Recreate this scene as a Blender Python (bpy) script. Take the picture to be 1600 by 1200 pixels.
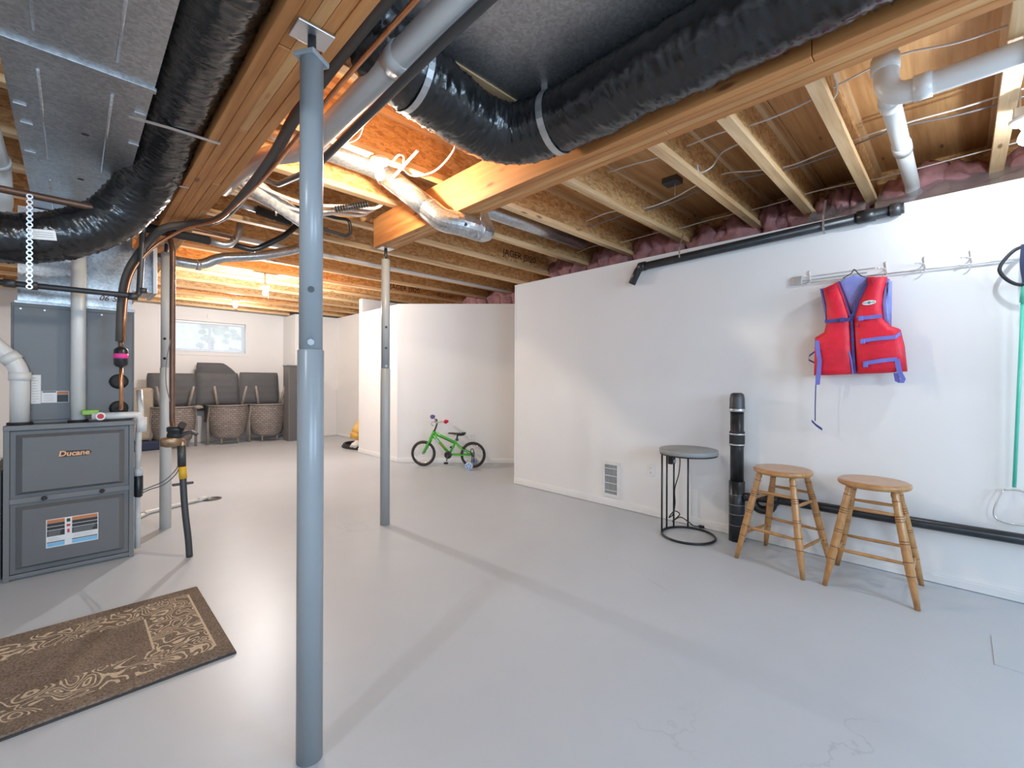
import bpy, bmesh, math, random
from mathutils import Vector, Matrix, noise

random.seed(7)
PI = math.pi
scene = bpy.context.scene
for o in list(bpy.data.objects):
    bpy.data.objects.remove(o, do_unlink=True)
COL = scene.collection

# ------------------------------------------------------------------ camera
CAM_H = 1.18
YAW = math.radians(44.75)
ROLL = math.radians(0.2)
cam_d = bpy.data.cameras.new('camera')
cam = bpy.data.objects.new('camera', cam_d)
COL.objects.link(cam)
cam_d.sensor_fit = 'HORIZONTAL'
cam_d.sensor_width = 36.0
cam_d.lens = 694.0 / 1600.0 * 36.0
cam_d.shift_y = -5.3 / 1600.0
cam_d.clip_start = 0.05
Fv = Vector((math.sin(YAW), math.cos(YAW), 0))
Rv = Vector((math.cos(YAW), -math.sin(YAW), 0))
Uv = Vector((0, 0, 1))
R2 = Rv * math.cos(ROLL) + Uv * math.sin(ROLL)
U2 = Uv * math.cos(ROLL) - Rv * math.sin(ROLL)
B2 = -Fv
cam.matrix_world = Matrix(((R2.x, U2.x, B2.x, 0), (R2.y, U2.y, B2.y, 0), (R2.z, U2.z, B2.z, CAM_H), (0, 0, 0, 1)))
scene.camera = cam

# ------------------------------------------------------------------ view, world
scene.view_settings.view_transform = 'Standard'
scene.view_settings.look = 'None'
scene.view_settings.gamma = 1.0
scene.view_settings.exposure = 0.0
scene.view_settings.use_curve_mapping = False
world = bpy.data.worlds.new('world')
scene.world = world
world.use_nodes = True
wn = world.node_tree.nodes
wn['Background'].inputs['Color'].default_value = (0.62, 0.80, 1.0, 1)
wn['Background'].inputs['Strength'].default_value = 3.2

def area_light(name, loc, size, energy, color, direction):
    d = bpy.data.lights.new(name, 'AREA')
    d.shape = 'RECTANGLE'; d.size = size[0]; d.size_y = size[1]
    d.energy = energy; d.color = color
    o = bpy.data.objects.new(name, d); COL.objects.link(o)
    o.location = loc
    o.rotation_euler = Vector(direction).to_track_quat('-Z', 'Y').to_euler()
    return o
# daylight through the two basement windows in the wall behind the camera
DAY = (0.56, 0.77, 1.0)
area_light('daylight_back_window', (2.15, -2.66, 1.62), (1.5, 0.9), 60, DAY, (0, 1, -0.05))
area_light('daylight_side_window', (-0.55, -2.66, 1.62), (1.5, 0.9), 72, DAY, (0, 1, -0.05))

BULBS = {  # name: (position of the lamp holder, watts, colour)
    'A': ((1.305, 2.443, 2.498), 46, (1.0, 0.82, 0.60)),
    'B': ((1.70, 6.07, 2.345), 142, (1.0, 0.97, 0.95)),
    'C': ((1.93, 8.49, 2.498), 40, (1.0, 0.95, 0.90)),
    'D': ((3.12, -0.214, 2.395), 15, (0.82, 0.91, 1.0)),
    'E': ((-0.94, 0.842, 2.498), 34, (0.80, 0.90, 1.0)),
}

# ------------------------------------------------------------------ materials
MATS = {}
def new_mat(name):
    m = bpy.data.materials.new(name); m.use_nodes = True
    nt = m.node_tree
    b = nt.nodes['Principled BSDF']
    return m, nt, b
def c4(c): return (c[0], c[1], c[2], 1)
def setin(b, key, v):
    if key in b.inputs: b.inputs[key].default_value = v
def coords(nt, scale=(1, 1, 1), kind='Object'):
    tc = nt.nodes.new('ShaderNodeTexCoord')
    mp = nt.nodes.new('ShaderNodeMapping')
    mp.inputs['Scale'].default_value = scale
    nt.links.new(tc.outputs[kind], mp.inputs['Vector'])
    return mp.outputs['Vector']
def ramp(nt, fac, stops):
    r = nt.nodes.new('ShaderNodeValToRGB')
    e = r.color_ramp.elements
    e[0].position = stops[0][0]; e[0].color = c4(stops[0][1])
    e[1].position = stops[1][0]; e[1].color = c4(stops[1][1])
    for p, c in stops[2:]:
        k = e.new(p); k.color = c4(c)
    nt.links.new(fac, r.inputs['Fac'])
    return r.outputs['Color']
def noise_tex(nt, vec, scale, detail=4, rough=0.55, dist=0.0):
    n = nt.nodes.new('ShaderNodeTexNoise')
    n.inputs['Scale'].default_value = scale; n.inputs['Detail'].default_value = detail
    n.inputs['Roughness'].default_value = rough; n.inputs['Distortion'].default_value = dist
    nt.links.new(vec, n.inputs['Vector'])
    return n.outputs['Fac']
def bump(nt, b, height, strength, dist=0.01):
    n = nt.nodes.new('ShaderNodeBump')
    n.inputs['Strength'].default_value = strength; n.inputs['Distance'].default_value = dist
    nt.links.new(height, n.inputs['Height'])
    nt.links.new(n.outputs['Normal'], b.inputs['Normal'])
def mix(nt, fac, a, c, mode='MIX'):
    n = nt.nodes.new('ShaderNodeMix'); n.data_type = 'RGBA'; n.blend_type = mode
    if isinstance(fac, (int, float)): n.inputs[0].default_value = fac
    else: nt.links.new(fac, n.inputs[0])
    for s, v in ((6, a), (7, c)):
        if isinstance(v, tuple): n.inputs[s].default_value = c4(v)
        else: nt.links.new(v, n.inputs[s])
    return n.outputs[2]

def plain(name, col, rough=0.5, metal=0.0, var=0.06, vscale=8.0, bumpk=0.0, bscale=60.0, coat=0.0, spec=0.5):
    m, nt, b = new_mat(name)
    v = coords(nt)
    f = noise_tex(nt, v, vscale, 5)
    lo = tuple(max(0, x * (1 - var)) for x in col); hi = tuple(min(1, x * (1 + var)) for x in col)
    nt.links.new(ramp(nt, f, [(0.3, lo), (0.7, hi)]), b.inputs['Base Color'])
    b.inputs['Roughness'].default_value = rough; b.inputs['Metallic'].default_value = metal
    setin(b, 'Specular IOR Level', spec); setin(b, 'Coat Weight', coat)
    if bumpk: bump(nt, b, noise_tex(nt, v, bscale, 3), bumpk, 0.005)
    MATS[name] = m
    return m

def lumber(name, lo, mid, hi, axis, rough=0.62):
    m, nt, b = new_mat(name)
    sc = [30, 30, 30]; sc[axis] = 1.6
    v = coords(nt, tuple(sc))
    f = noise_tex(nt, v, 1.0, 6, 0.6, 0.6)
    sc2 = [5, 5, 5]; sc2[axis] = 0.8
    f2 = noise_tex(nt, coords(nt, tuple(sc2)), 1.0, 3)
    c1 = ramp(nt, f, [(0.28, lo), (0.5, mid), (0.74, hi)])
    c2 = ramp(nt, f2, [(0.35, (0.72, 0.66, 0.60)), (0.6, (1, 1, 1))])
    col = mix(nt, 1.0, c1, c2, 'MULTIPLY')
    # knots and mill stains
    vo = nt.nodes.new('ShaderNodeTexVoronoi'); vo.feature = 'F1'
    sc3 = [9, 9, 9]; sc3[axis] = 2.6
    nt.links.new(coords(nt, tuple(sc3)), vo.inputs['Vector'])
    vo.inputs['Scale'].default_value = 1.0
    k = ramp(nt, vo.outputs['Distance'], [(0.06, (1, 1, 1)), (0.13, (0, 0, 0))])
    kb = nt.nodes.new('ShaderNodeRGBToBW'); nt.links.new(k, kb.inputs[0])
    col = mix(nt, kb.outputs[0], col, (lo[0] * 0.45, lo[1] * 0.4, lo[2] * 0.4))
    nt.links.new(col, b.inputs['Base Color'])
    b.inputs['Roughness'].default_value = rough
    bump(nt, b, f, 0.25, 0.003)
    MATS[name] = m
    return m

def osb(name, cols, rough=0.65):
    m, nt, b = new_mat(name)
    v = coords(nt, (11, 11, 24))
    n1 = nt.nodes.new('ShaderNodeTexNoise'); n1.inputs['Scale'].default_value = 0.8
    nt.links.new(v, n1.inputs['Vector'])
    va = nt.nodes.new('ShaderNodeVectorMath'); va.operation = 'ADD'
    nt.links.new(v, va.inputs[0]); nt.links.new(n1.outputs['Color'], va.inputs[1])
    vo = nt.nodes.new('ShaderNodeTexVoronoi'); vo.inputs['Scale'].default_value = 2.2
    nt.links.new(va.outputs[0], vo.inputs['Vector'])
    sp = nt.nodes.new('ShaderNodeSeparateColor'); nt.links.new(vo.outputs['Color'], sp.inputs[0])
    c1 = ramp(nt, sp.outputs[0], [(0.0, cols[0]), (0.5, cols[1]), (1.0, cols[2])])
    f = noise_tex(nt, coords(nt, (14, 14, 40)), 3.0, 5, 0.7)
    c2 = ramp(nt, f, [(0.30, (0.5, 0.42, 0.36)), (0.52, (1, 1, 1))])
    nt.links.new(mix(nt, 0.8, c1, c2, 'MULTIPLY'), b.inputs['Base Color'])
    b.inputs['Roughness'].default_value = rough
    bump(nt, b, sp.outputs[1], 0.25, 0.003)
    MATS[name] = m
    return m

def galvanized(name, col, rough=0.38, metal=0.85):
    m, nt, b = new_mat(name)
    v = coords(nt)
    vo = nt.nodes.new('ShaderNodeTexVoronoi'); vo.inputs['Scale'].default_value = 95
    nt.links.new(v, vo.inputs['Vector'])
    sp = nt.nodes.new('ShaderNodeSeparateColor'); nt.links.new(vo.outputs['Color'], sp.inputs[0])
    c1 = ramp(nt, sp.outputs[0], [(0.0, tuple(x * 0.78 for x in col)), (1.0, tuple(min(1, x * 1.12) for x in col))])
    f = noise_tex(nt, v, 3.0, 4)
    c2 = ramp(nt, f, [(0.3, (0.75, 0.75, 0.76)), (0.65, (1, 1, 1))])
    nt.links.new(mix(nt, 0.8, c1, c2, 'MULTIPLY'), b.inputs['Base Color'])
    b.inputs['Roughness'].default_value = rough; b.inputs['Metallic'].default_value = metal
    bump(nt, b, noise_tex(nt, v, 5.0, 2), 0.12, 0.02)
    MATS[name] = m
    return m

def emitter(name, col, strength):
    m, nt, b = new_mat(name)
    em = nt.nodes.new('ShaderNodeEmission'); em.inputs['Color'].default_value = c4(col); em.inputs['Strength'].default_value = strength
    tr = nt.nodes.new('ShaderNodeBsdfTransparent')
    ad = nt.nodes.new('ShaderNodeAddShader')
    nt.links.new(em.outputs[0], ad.inputs[0]); nt.links.new(tr.outputs[0], ad.inputs[1])
    nt.links.new(ad.outputs[0], nt.nodes['Material Output'].inputs['Surface'])
    MATS[name] = m
    return m

def paint_wall(name, col):
    m, nt, b = new_mat(name)
    v = coords(nt)
    f = noise_tex(nt, v, 1.3, 4)
    nt.links.new(ramp(nt, f, [(0.3, tuple(x * 0.965 for x in col)), (0.7, col)]), b.inputs['Base Color'])
    b.inputs['Roughness'].default_value = 0.62
    bump(nt, b, noise_tex(nt, v, 160, 2), 0.06, 0.002)
    MATS[name] = m
    return m
paint_wall('wall_paint', (0.86, 0.85, 0.84))
paint_wall('trim_paint', (0.84, 0.835, 0.825))

def floor_material():
    m, nt, b = new_mat('floor_paint')
    v = coords(nt)
    f = noise_tex(nt, v, 0.9, 5, 0.6)
    c1 = ramp(nt, f, [(0.3, (0.485, 0.52, 0.56)), (0.7, (0.54, 0.575, 0.615))])
    # hairline cracks in the slab, worn paint specks and a darker repaired trowel mark
    vo = nt.nodes.new('ShaderNodeTexVoronoi'); vo.feature = 'DISTANCE_TO_EDGE'; vo.inputs['Scale'].default_value = 0.75
    dn = nt.nodes.new('ShaderNodeTexNoise'); dn.inputs['Scale'].default_value = 5.0; dn.inputs['Detail'].default_value = 6
    nt.links.new(v, dn.inputs['Vector'])
    sc = nt.nodes.new('ShaderNodeVectorMath'); sc.operation = 'SCALE'; sc.inputs['Scale'].default_value = 0.35
    nt.links.new(dn.outputs['Color'], sc.inputs[0])
    ad = nt.nodes.new('ShaderNodeVectorMath'); ad.operation = 'ADD'
    nt.links.new(v, ad.inputs[0]); nt.links.new(sc.outputs[0], ad.inputs[1])
    nt.links.new(ad.outputs[0], vo.inputs['Vector'])
    cr = ramp(nt, vo.outputs['Distance'], [(0.0, (1, 1, 1)), (0.004, (0, 0, 0))])
    msk = ramp(nt, noise_tex(nt, v, 1.1, 2), [(0.56, (0, 0, 0)), (0.66, (1, 1, 1))])
    mm = mix(nt, 1.0, cr, msk, 'MULTIPLY')
    bw = nt.nodes.new('ShaderNodeRGBToBW'); nt.links.new(mm, bw.inputs[0])
    mu = nt.nodes.new('ShaderNodeMath'); mu.operation = 'MULTIPLY'; mu.inputs[1].default_value = 0.45
    nt.links.new(bw.outputs[0], mu.inputs[0])
    c2 = mix(nt, mu.outputs[0], c1, (0.33, 0.36, 0.38))
    sp = ramp(nt, noise_tex(nt, v, 22, 3), [(0.74, (0, 0, 0)), (0.78, (1, 1, 1))])
    sb = nt.nodes.new('ShaderNodeRGBToBW'); nt.links.new(sp, sb.inputs[0])
    s2 = nt.nodes.new('ShaderNodeMath'); s2.operation = 'MULTIPLY'; s2.inputs[1].default_value = 0.35
    nt.links.new(sb.outputs[0], s2.inputs[0])
    c3 = mix(nt, s2.outputs[0], c2, (0.62, 0.62, 0.62))
    nt.links.new(c3, b.inputs['Base Color'])
    b.inputs['Roughness'].default_value = 0.36
    setin(b, 'Specular IOR Level', 0.42)
    bump(nt, b, noise_tex(nt, v, 2.2, 5), 0.10, 0.02)
    MATS['floor_paint'] = m
floor_material()

lumber('joist_lumber', (0.68, 0.41, 0.19), (0.84, 0.58, 0.32), (0.90, 0.70, 0.45), 0)
lumber('beam_lumber', (0.50, 0.19, 0.055), (0.64, 0.275, 0.088), (0.73, 0.36, 0.13), 1)
lumber('beam_lumber_pale', (0.60, 0.29, 0.10), (0.74, 0.40, 0.16), (0.82, 0.50, 0.24), 1)
lumber('plywood', (0.56, 0.29, 0.11), (0.70, 0.39, 0.165), (0.78, 0.48, 0.22), 0)
osb('osb', ((0.52, 0.27, 0.10), (0.70, 0.40, 0.16), (0.80, 0.52, 0.25)))
galvanized('galvanized', (0.52, 0.53, 0.54))
galvanized('galvanized_bright', (0.62, 0.63, 0.64), 0.30, 0.9)
plain('black_poly', (0.014, 0.014, 0.015), 0.21, 0, 0.3, 20, 0.2, 60, spec=0.6)
plain('post_paint', (0.30, 0.325, 0.345), 0.30, 0, 0.03, 3, spec=0.5)
plain('post_paint_white', (0.66, 0.65, 0.62), 0.35, 0, 0.03, 3)
plain('post_paint_grey', (0.36, 0.37, 0.37), 0.32, 0, 0.03, 3)
plain('dark_steel', (0.06, 0.065, 0.07), 0.4, 0.7)
plain('zinc', (0.55, 0.56, 0.57), 0.35, 0.85)
plain('pvc', (0.74, 0.735, 0.71), 0.32, 0, 0.03, 4)
plain('pvc_grey', (0.56, 0.54, 0.52), 0.38, 0, 0.05, 4)
plain('abs_black', (0.02, 0.022, 0.025), 0.32, 0, 0.4, 14)
plain('iron_pipe', (0.085, 0.085, 0.088), 0.45, 0.6)
plain('copper', (0.62, 0.28, 0.14), 0.28, 0.95, 0.12, 20)
plain('brown_pipe', (0.16, 0.085, 0.055), 0.42, 0.5, 0.2, 12)
plain('foam_black', (0.022, 0.022, 0.024), 0.8)
plain('foam_grey', (0.10, 0.085, 0.075), 0.75)
plain('brass', (0.42, 0.28, 0.17), 0.4, 0.8, 0.15, 30)
plain('rubber', (0.02, 0.02, 0.022), 0.7)
plain('furnace_paint', (0.145, 0.148, 0.152), 0.42, 0, 0.04, 3)
plain('furnace_frame', (0.18, 0.183, 0.187), 0.4, 0, 0.04, 3)
plain('coil_paint', (0.135, 0.137, 0.14), 0.38, 0, 0.04, 3)
plain('black_plastic', (0.012, 0.012, 0.013), 0.35)
plain('white_plastic', (0.8, 0.8, 0.79), 0.4)
plain('vent_void', (0.05, 0.05, 0.05), 0.8)
plain('outlet_void', (0.05, 0.05, 0.05), 0.7)
plain('label_white', (0.78, 0.78, 0.77), 0.5)
plain('label_grey', (0.42, 0.42, 0.42), 0.5)
plain('label_dark', (0.035, 0.035, 0.035), 0.5)
plain('label_orange', (0.62, 0.20, 0.06), 0.5)
plain('label_blue', (0.22, 0.52, 0.78), 0.5)
plain('label_red', (0.6, 0.03, 0.04), 0.5)
plain('label_pink', (0.9, 0.06, 0.35), 0.5)
plain('label_green', (0.25, 0.5, 0.08), 0.5)
plain('tag_yellow', (0.75, 0.42, 0.02), 0.5)
plain('badge_copper', (0.75, 0.36, 0.17), 0.35, 0.6)
plain('ink_brown', (0.045, 0.022, 0.012), 0.8)
plain('red_fabric', (0.76, 0.012, 0.04), 0.5, 0, 0.15, 8, 0.7, 26)
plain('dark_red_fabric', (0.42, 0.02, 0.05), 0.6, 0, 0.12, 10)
plain('blue_fabric', (0.17, 0.19, 0.62), 0.55, 0, 0.12, 12, 0.2, 200)
plain('navy_strap', (0.055, 0.06, 0.25), 0.55, 0, 0.15, 40)
plain('lining_blue', (0.28, 0.33, 0.75), 0.5, 0, 0.15, 14)
plain('teal_ink', (0.04, 0.28, 0.30), 0.5)
plain('rack_metal', (0.62, 0.61, 0.60), 0.35, 0.55)
plain('net_black', (0.02, 0.022, 0.03), 0.5)
plain('pole_green', (0.10, 0.62, 0.45), 0.3)
plain('bike_green', (0.06, 0.52, 0.03), 0.25, 0, 0.03, 4, coat=0.6)
plain('tyre', (0.045, 0.036, 0.033), 0.75, 0, 0.15, 30)
plain('chrome', (0.75, 0.75, 0.76), 0.18, 1.0, 0.03)
plain('grip_red', (0.75, 0.01, 0.06), 0.5)
plain('grip_purple', (0.16, 0.10, 0.34), 0.5)
plain('clear_blue', (0.16, 0.30, 0.62), 0.2)
plain('pale_blue', (0.52, 0.62, 0.78), 0.25)
plain('decal_brown', (0.34, 0.22, 0.02), 0.4)
plain('table_top_stone', (0.27, 0.28, 0.28), 0.42, 0, 0.10, 6)
plain('table_edge', (0.22, 0.205, 0.18), 0.55, 0, 0.2, 20)
plain('cushion_grey', (0.105, 0.108, 0.115), 0.85, 0, 0.08, 6, 0.12, 300)
plain('frame_taupe', (0.29, 0.26, 0.235), 0.55, 0, 0.12, 12)
plain('cabinet_grey', (0.17, 0.165, 0.165), 0.55, 0, 0.05, 5)
plain('cabinet_grey_dark', (0.12, 0.117, 0.118), 0.55, 0, 0.05, 5)
plain('tan_fabric', (0.42, 0.36, 0.28), 0.8)
plain('navy_fabric', (0.03, 0.04, 0.09), 0.8)
plain('yellow_canvas', (0.78, 0.50, 0.16), 0.65, 0, 0.08, 8)
plain('yellow_strap', (0.74, 0.38, 0.06), 0.6, 0, 0.08, 8)
plain('white_cloth', (0.75, 0.73, 0.70), 0.7)
plain('hose_black', (0.025, 0.022, 0.02), 0.5)
plain('cable_white', (0.74, 0.73, 0.70), 0.5)
plain('cable_grey', (0.20, 0.20, 0.21), 0.5)
plain('pex_white', (0.80, 0.77, 0.72), 0.4)
plain('porcelain', (0.82, 0.81, 0.79), 0.25)
plain('insulation_pink', (0.40, 0.20, 0.205), 0.9, 0, 0.25, 12, 0.8, 22)
plain('wrap_white', (0.62, 0.61, 0.60), 0.7, 0, 0.3, 30, 0.7, 60)
plain('blind_white', (0.80, 0.84, 0.90), 0.45)
plain('leaf_green', (0.42, 0.52, 0.28), 0.7, 0, 0.4, 12)
plain('plate_floor', (0.47, 0.475, 0.485), 0.36)

def stool_wood():
    m, nt, b = new_mat('oak')
    f = noise_tex(nt, coords(nt, (40, 9, 9)), 1.0, 6, 0.6, 1.2)
    nt.links.new(ramp(nt, f, [(0.3, (0.36, 0.165, 0.05)), (0.52, (0.47, 0.235, 0.08)), (0.75, (0.56, 0.31, 0.12))]), b.inputs['Base Color'])
    b.inputs['Roughness'].default_value = 0.3
    setin(b, 'Coat Weight', 0.35); setin(b, 'Coat Roughness', 0.2)
    MATS['oak'] = m
stool_wood()
plain('oak_groove', (0.10, 0.035, 0.012), 0.5)

def wicker():
    m, nt, b = new_mat('wicker')
    tc = nt.nodes.new('ShaderNodeTexCoord')
    br = nt.nodes.new('ShaderNodeTexBrick')
    br.inputs['Scale'].default_value = 1.0
    br.inputs['Brick Width'].default_value = 0.075; br.inputs['Row Height'].default_value = 0.036
    br.inputs['Mortar Size'].default_value = 0.005
    br.inputs['Color1'].default_value = (0.34, 0.295, 0.265, 1); br.inputs['Color2'].default_value = (0.23, 0.20, 0.18, 1)
    br.inputs['Mortar'].default_value = (0.12, 0.10, 0.09, 1)
    nt.links.new(tc.outputs['UV'], br.inputs['Vector'])
    nt.links.new(br.outputs['Color'], b.inputs['Base Color'])
    b.inputs['Roughness'].default_value = 0.6
    bump(nt, b, br.outputs['Fac'], -0.6, 0.004)
    MATS['wicker'] = m
wicker()

def rug_materials():
    # pile colour; the cream scroll tracery is worked out from the rug's own coordinates (its origin is the rug centre)
    m, nt, b = new_mat('rug_pile')
    tc = nt.nodes.new('ShaderNodeTexCoord')
    vec = tc.outputs['Object']
    fine = noise_tex(nt, vec, 110, 3, 0.75)
    base = ramp(nt, fine, [(0.30, (0.10, 0.072, 0.055)), (0.70, (0.36, 0.285, 0.225))])
    big = ramp(nt, noise_tex(nt, vec, 6, 3), [(0.35, (0.82, 0.82, 0.82)), (0.65, (1.08, 1.06, 1.04))])
    base = mix(nt, 1.0, base, big, 'MULTIPLY')
    sep = nt.nodes.new('ShaderNodeSeparateXYZ'); nt.links.new(vec, sep.inputs[0])
    def math_(op, a, c=None, clamp=False):
        n = nt.nodes.new('ShaderNodeMath'); n.operation = op; n.use_clamp = clamp
        for i, v in enumerate((a, c)):
            if v is None: continue
            if isinstance(v, (int, float)): n.inputs[i].default_value = v
            else: nt.links.new(v, n.inputs[i])
        return n.outputs[0]
    ax = math_('ABSOLUTE', sep.outputs['X']); ay = math_('ABSOLUTE', sep.outputs['Y'])
    HX, HY = 0.70, 0.415
    out = math_('MULTIPLY', math_('LESS_THAN', ax, HX - 0.055), math_('LESS_THAN', ay, HY - 0.075))
    inn = math_('MULTIPLY', math_('LESS_THAN', ax, HX - 0.25), math_('LESS_THAN', ay, HY - 0.245))
    band = math_('SUBTRACT', out, inn, True)
    # scrolls: contour lines of a warped noise field
    wn_ = nt.nodes.new('ShaderNodeTexNoise'); wn_.inputs['Scale'].default_value = 10; wn_.inputs['Detail'].default_value = 0.0
    wn_.inputs['Distortion'].default_value = 0.9
    nt.links.new(vec, wn_.inputs['Vector'])
    w = math_('MULTIPLY', wn_.outputs['Fac'], 9.0)
    s = math_('ABSOLUTE', math_('SINE', math_('MULTIPLY', w, 3.14159)))
    line = math_('LESS_THAN', s, 0.50)
    sc = math_('MULTIPLY', line, band)
    # piping lines where the band meets the plain pile at its ends
    l1 = math_('MULTIPLY', math_('LESS_THAN', math_('ABSOLUTE', math_('SUBTRACT', ax, HX - 0.055)), 0.0045), math_('LESS_THAN', ay, HY - 0.09))
    l2 = math_('MULTIPLY', math_('LESS_THAN', math_('ABSOLUTE', math_('SUBTRACT', ax, HX - 0.25)), 0.004), math_('LESS_THAN', ay, HY - 0.245))
    tot = math_('MAXIMUM', sc, math_('MAXIMUM', l1, l2))
    cream = ramp(nt, fine, [(0.25, (0.50, 0.39, 0.27)), (0.75, (0.78, 0.65, 0.48))])
    nt.links.new(mix(nt, tot, base, cream), b.inputs['Base Color'])
    b.inputs['Roughness'].default_value = 0.95
    setin(b, 'Specular IOR Level', 0.1)
    bump(nt, b, math_('ADD', fine, math_('MULTIPLY', tot, 0.35)), 0.9, 0.008)
    MATS['rug_pile'] = m
rug_materials()
plain('rug_backing', (0.055, 0.048, 0.045), 0.8)

def glass():
    m, nt, b = new_mat('window_glass')
    g = nt.nodes.new('ShaderNodeBsdfGlossy'); g.inputs['Roughness'].default_value = 0.02
    t = nt.nodes.new('ShaderNodeBsdfTransparent'); t.inputs['Color'].default_value = (0.93, 0.97, 0.98, 1)
    mx = nt.nodes.new('ShaderNodeMixShader'); mx.inputs[0].default_value = 0.06
    nt.links.new(t.outputs[0], mx.inputs[1]); nt.links.new(g.outputs[0], mx.inputs[2])
    nt.links.new(mx.outputs[0], nt.nodes['Material Output'].inputs['Surface'])
    MATS['window_glass'] = m
    m, nt, b = new_mat('poly_sheet')
    g = nt.nodes.new('ShaderNodeBsdfGlossy'); g.inputs['Roughness'].default_value = 0.25; g.inputs['Color'].default_value = (0.8, 0.82, 0.85, 1)
    d = nt.nodes.new('ShaderNodeBsdfDiffuse'); d.inputs['Color'].default_value = (0.55, 0.55, 0.58, 1)
    t = nt.nodes.new('ShaderNodeBsdfTransparent')
    m1 = nt.nodes.new('ShaderNodeMixShader'); m1.inputs[0].default_value = 0.4
    nt.links.new(g.outputs[0], m1.inputs[1]); nt.links.new(d.outputs[0], m1.inputs[2])
    m2 = nt.nodes.new('ShaderNodeMixShader'); m2.inputs[0].default_value = 0.62
    nt.links.new(t.outputs[0], m2.inputs[1]); nt.links.new(m1.outputs[0], m2.inputs[2])
    nt.links.new(m2.outputs[0], nt.nodes['Material Output'].inputs['Surface'])
    MATS['poly_sheet'] = m
glass()

# ------------------------------------------------------------------ mesh builder
def catmull(pts, n=8):
    pts = [Vector(p) for p in pts]
    if len(pts) < 3: return pts
    P = [pts[0] * 2 - pts[1]] + pts + [pts[-1] * 2 - pts[-2]]
    out = []
    for i in range(1, len(P) - 2):
        a, b, c, d = P[i - 1], P[i], P[i + 1], P[i + 2]
        for k in range(n):
            t = k / n
            out.append(0.5 * ((2 * b) + (c - a) * t + (2 * a - 5 * b + 4 * c - d) * t * t + (3 * b - a - 3 * c + d) * t ** 3))
    out.append(pts[-1])
    return out
def fillet(pts, rad, n=6):
    """polyline with rounded corners (pipe bends)"""
    pts = [Vector(p) for p in pts]
    out = [pts[0]]
    for i in range(1, len(pts) - 1):
        p, a, b = pts[i], pts[i - 1], pts[i + 1]
        d1 = (a - p); d2 = (b - p)
        r = min(rad, d1.length * 0.49, d2.length * 0.49)
        s = p + d1.normalized() * r; e = p + d2.normalized() * r
        for k in range(n + 1):
            t = k / n
            out.append(s * (1 - t) ** 2 + p * 2 * t * (1 - t) + e * t * t)
    out.append(pts[-1])
    return out

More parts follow.
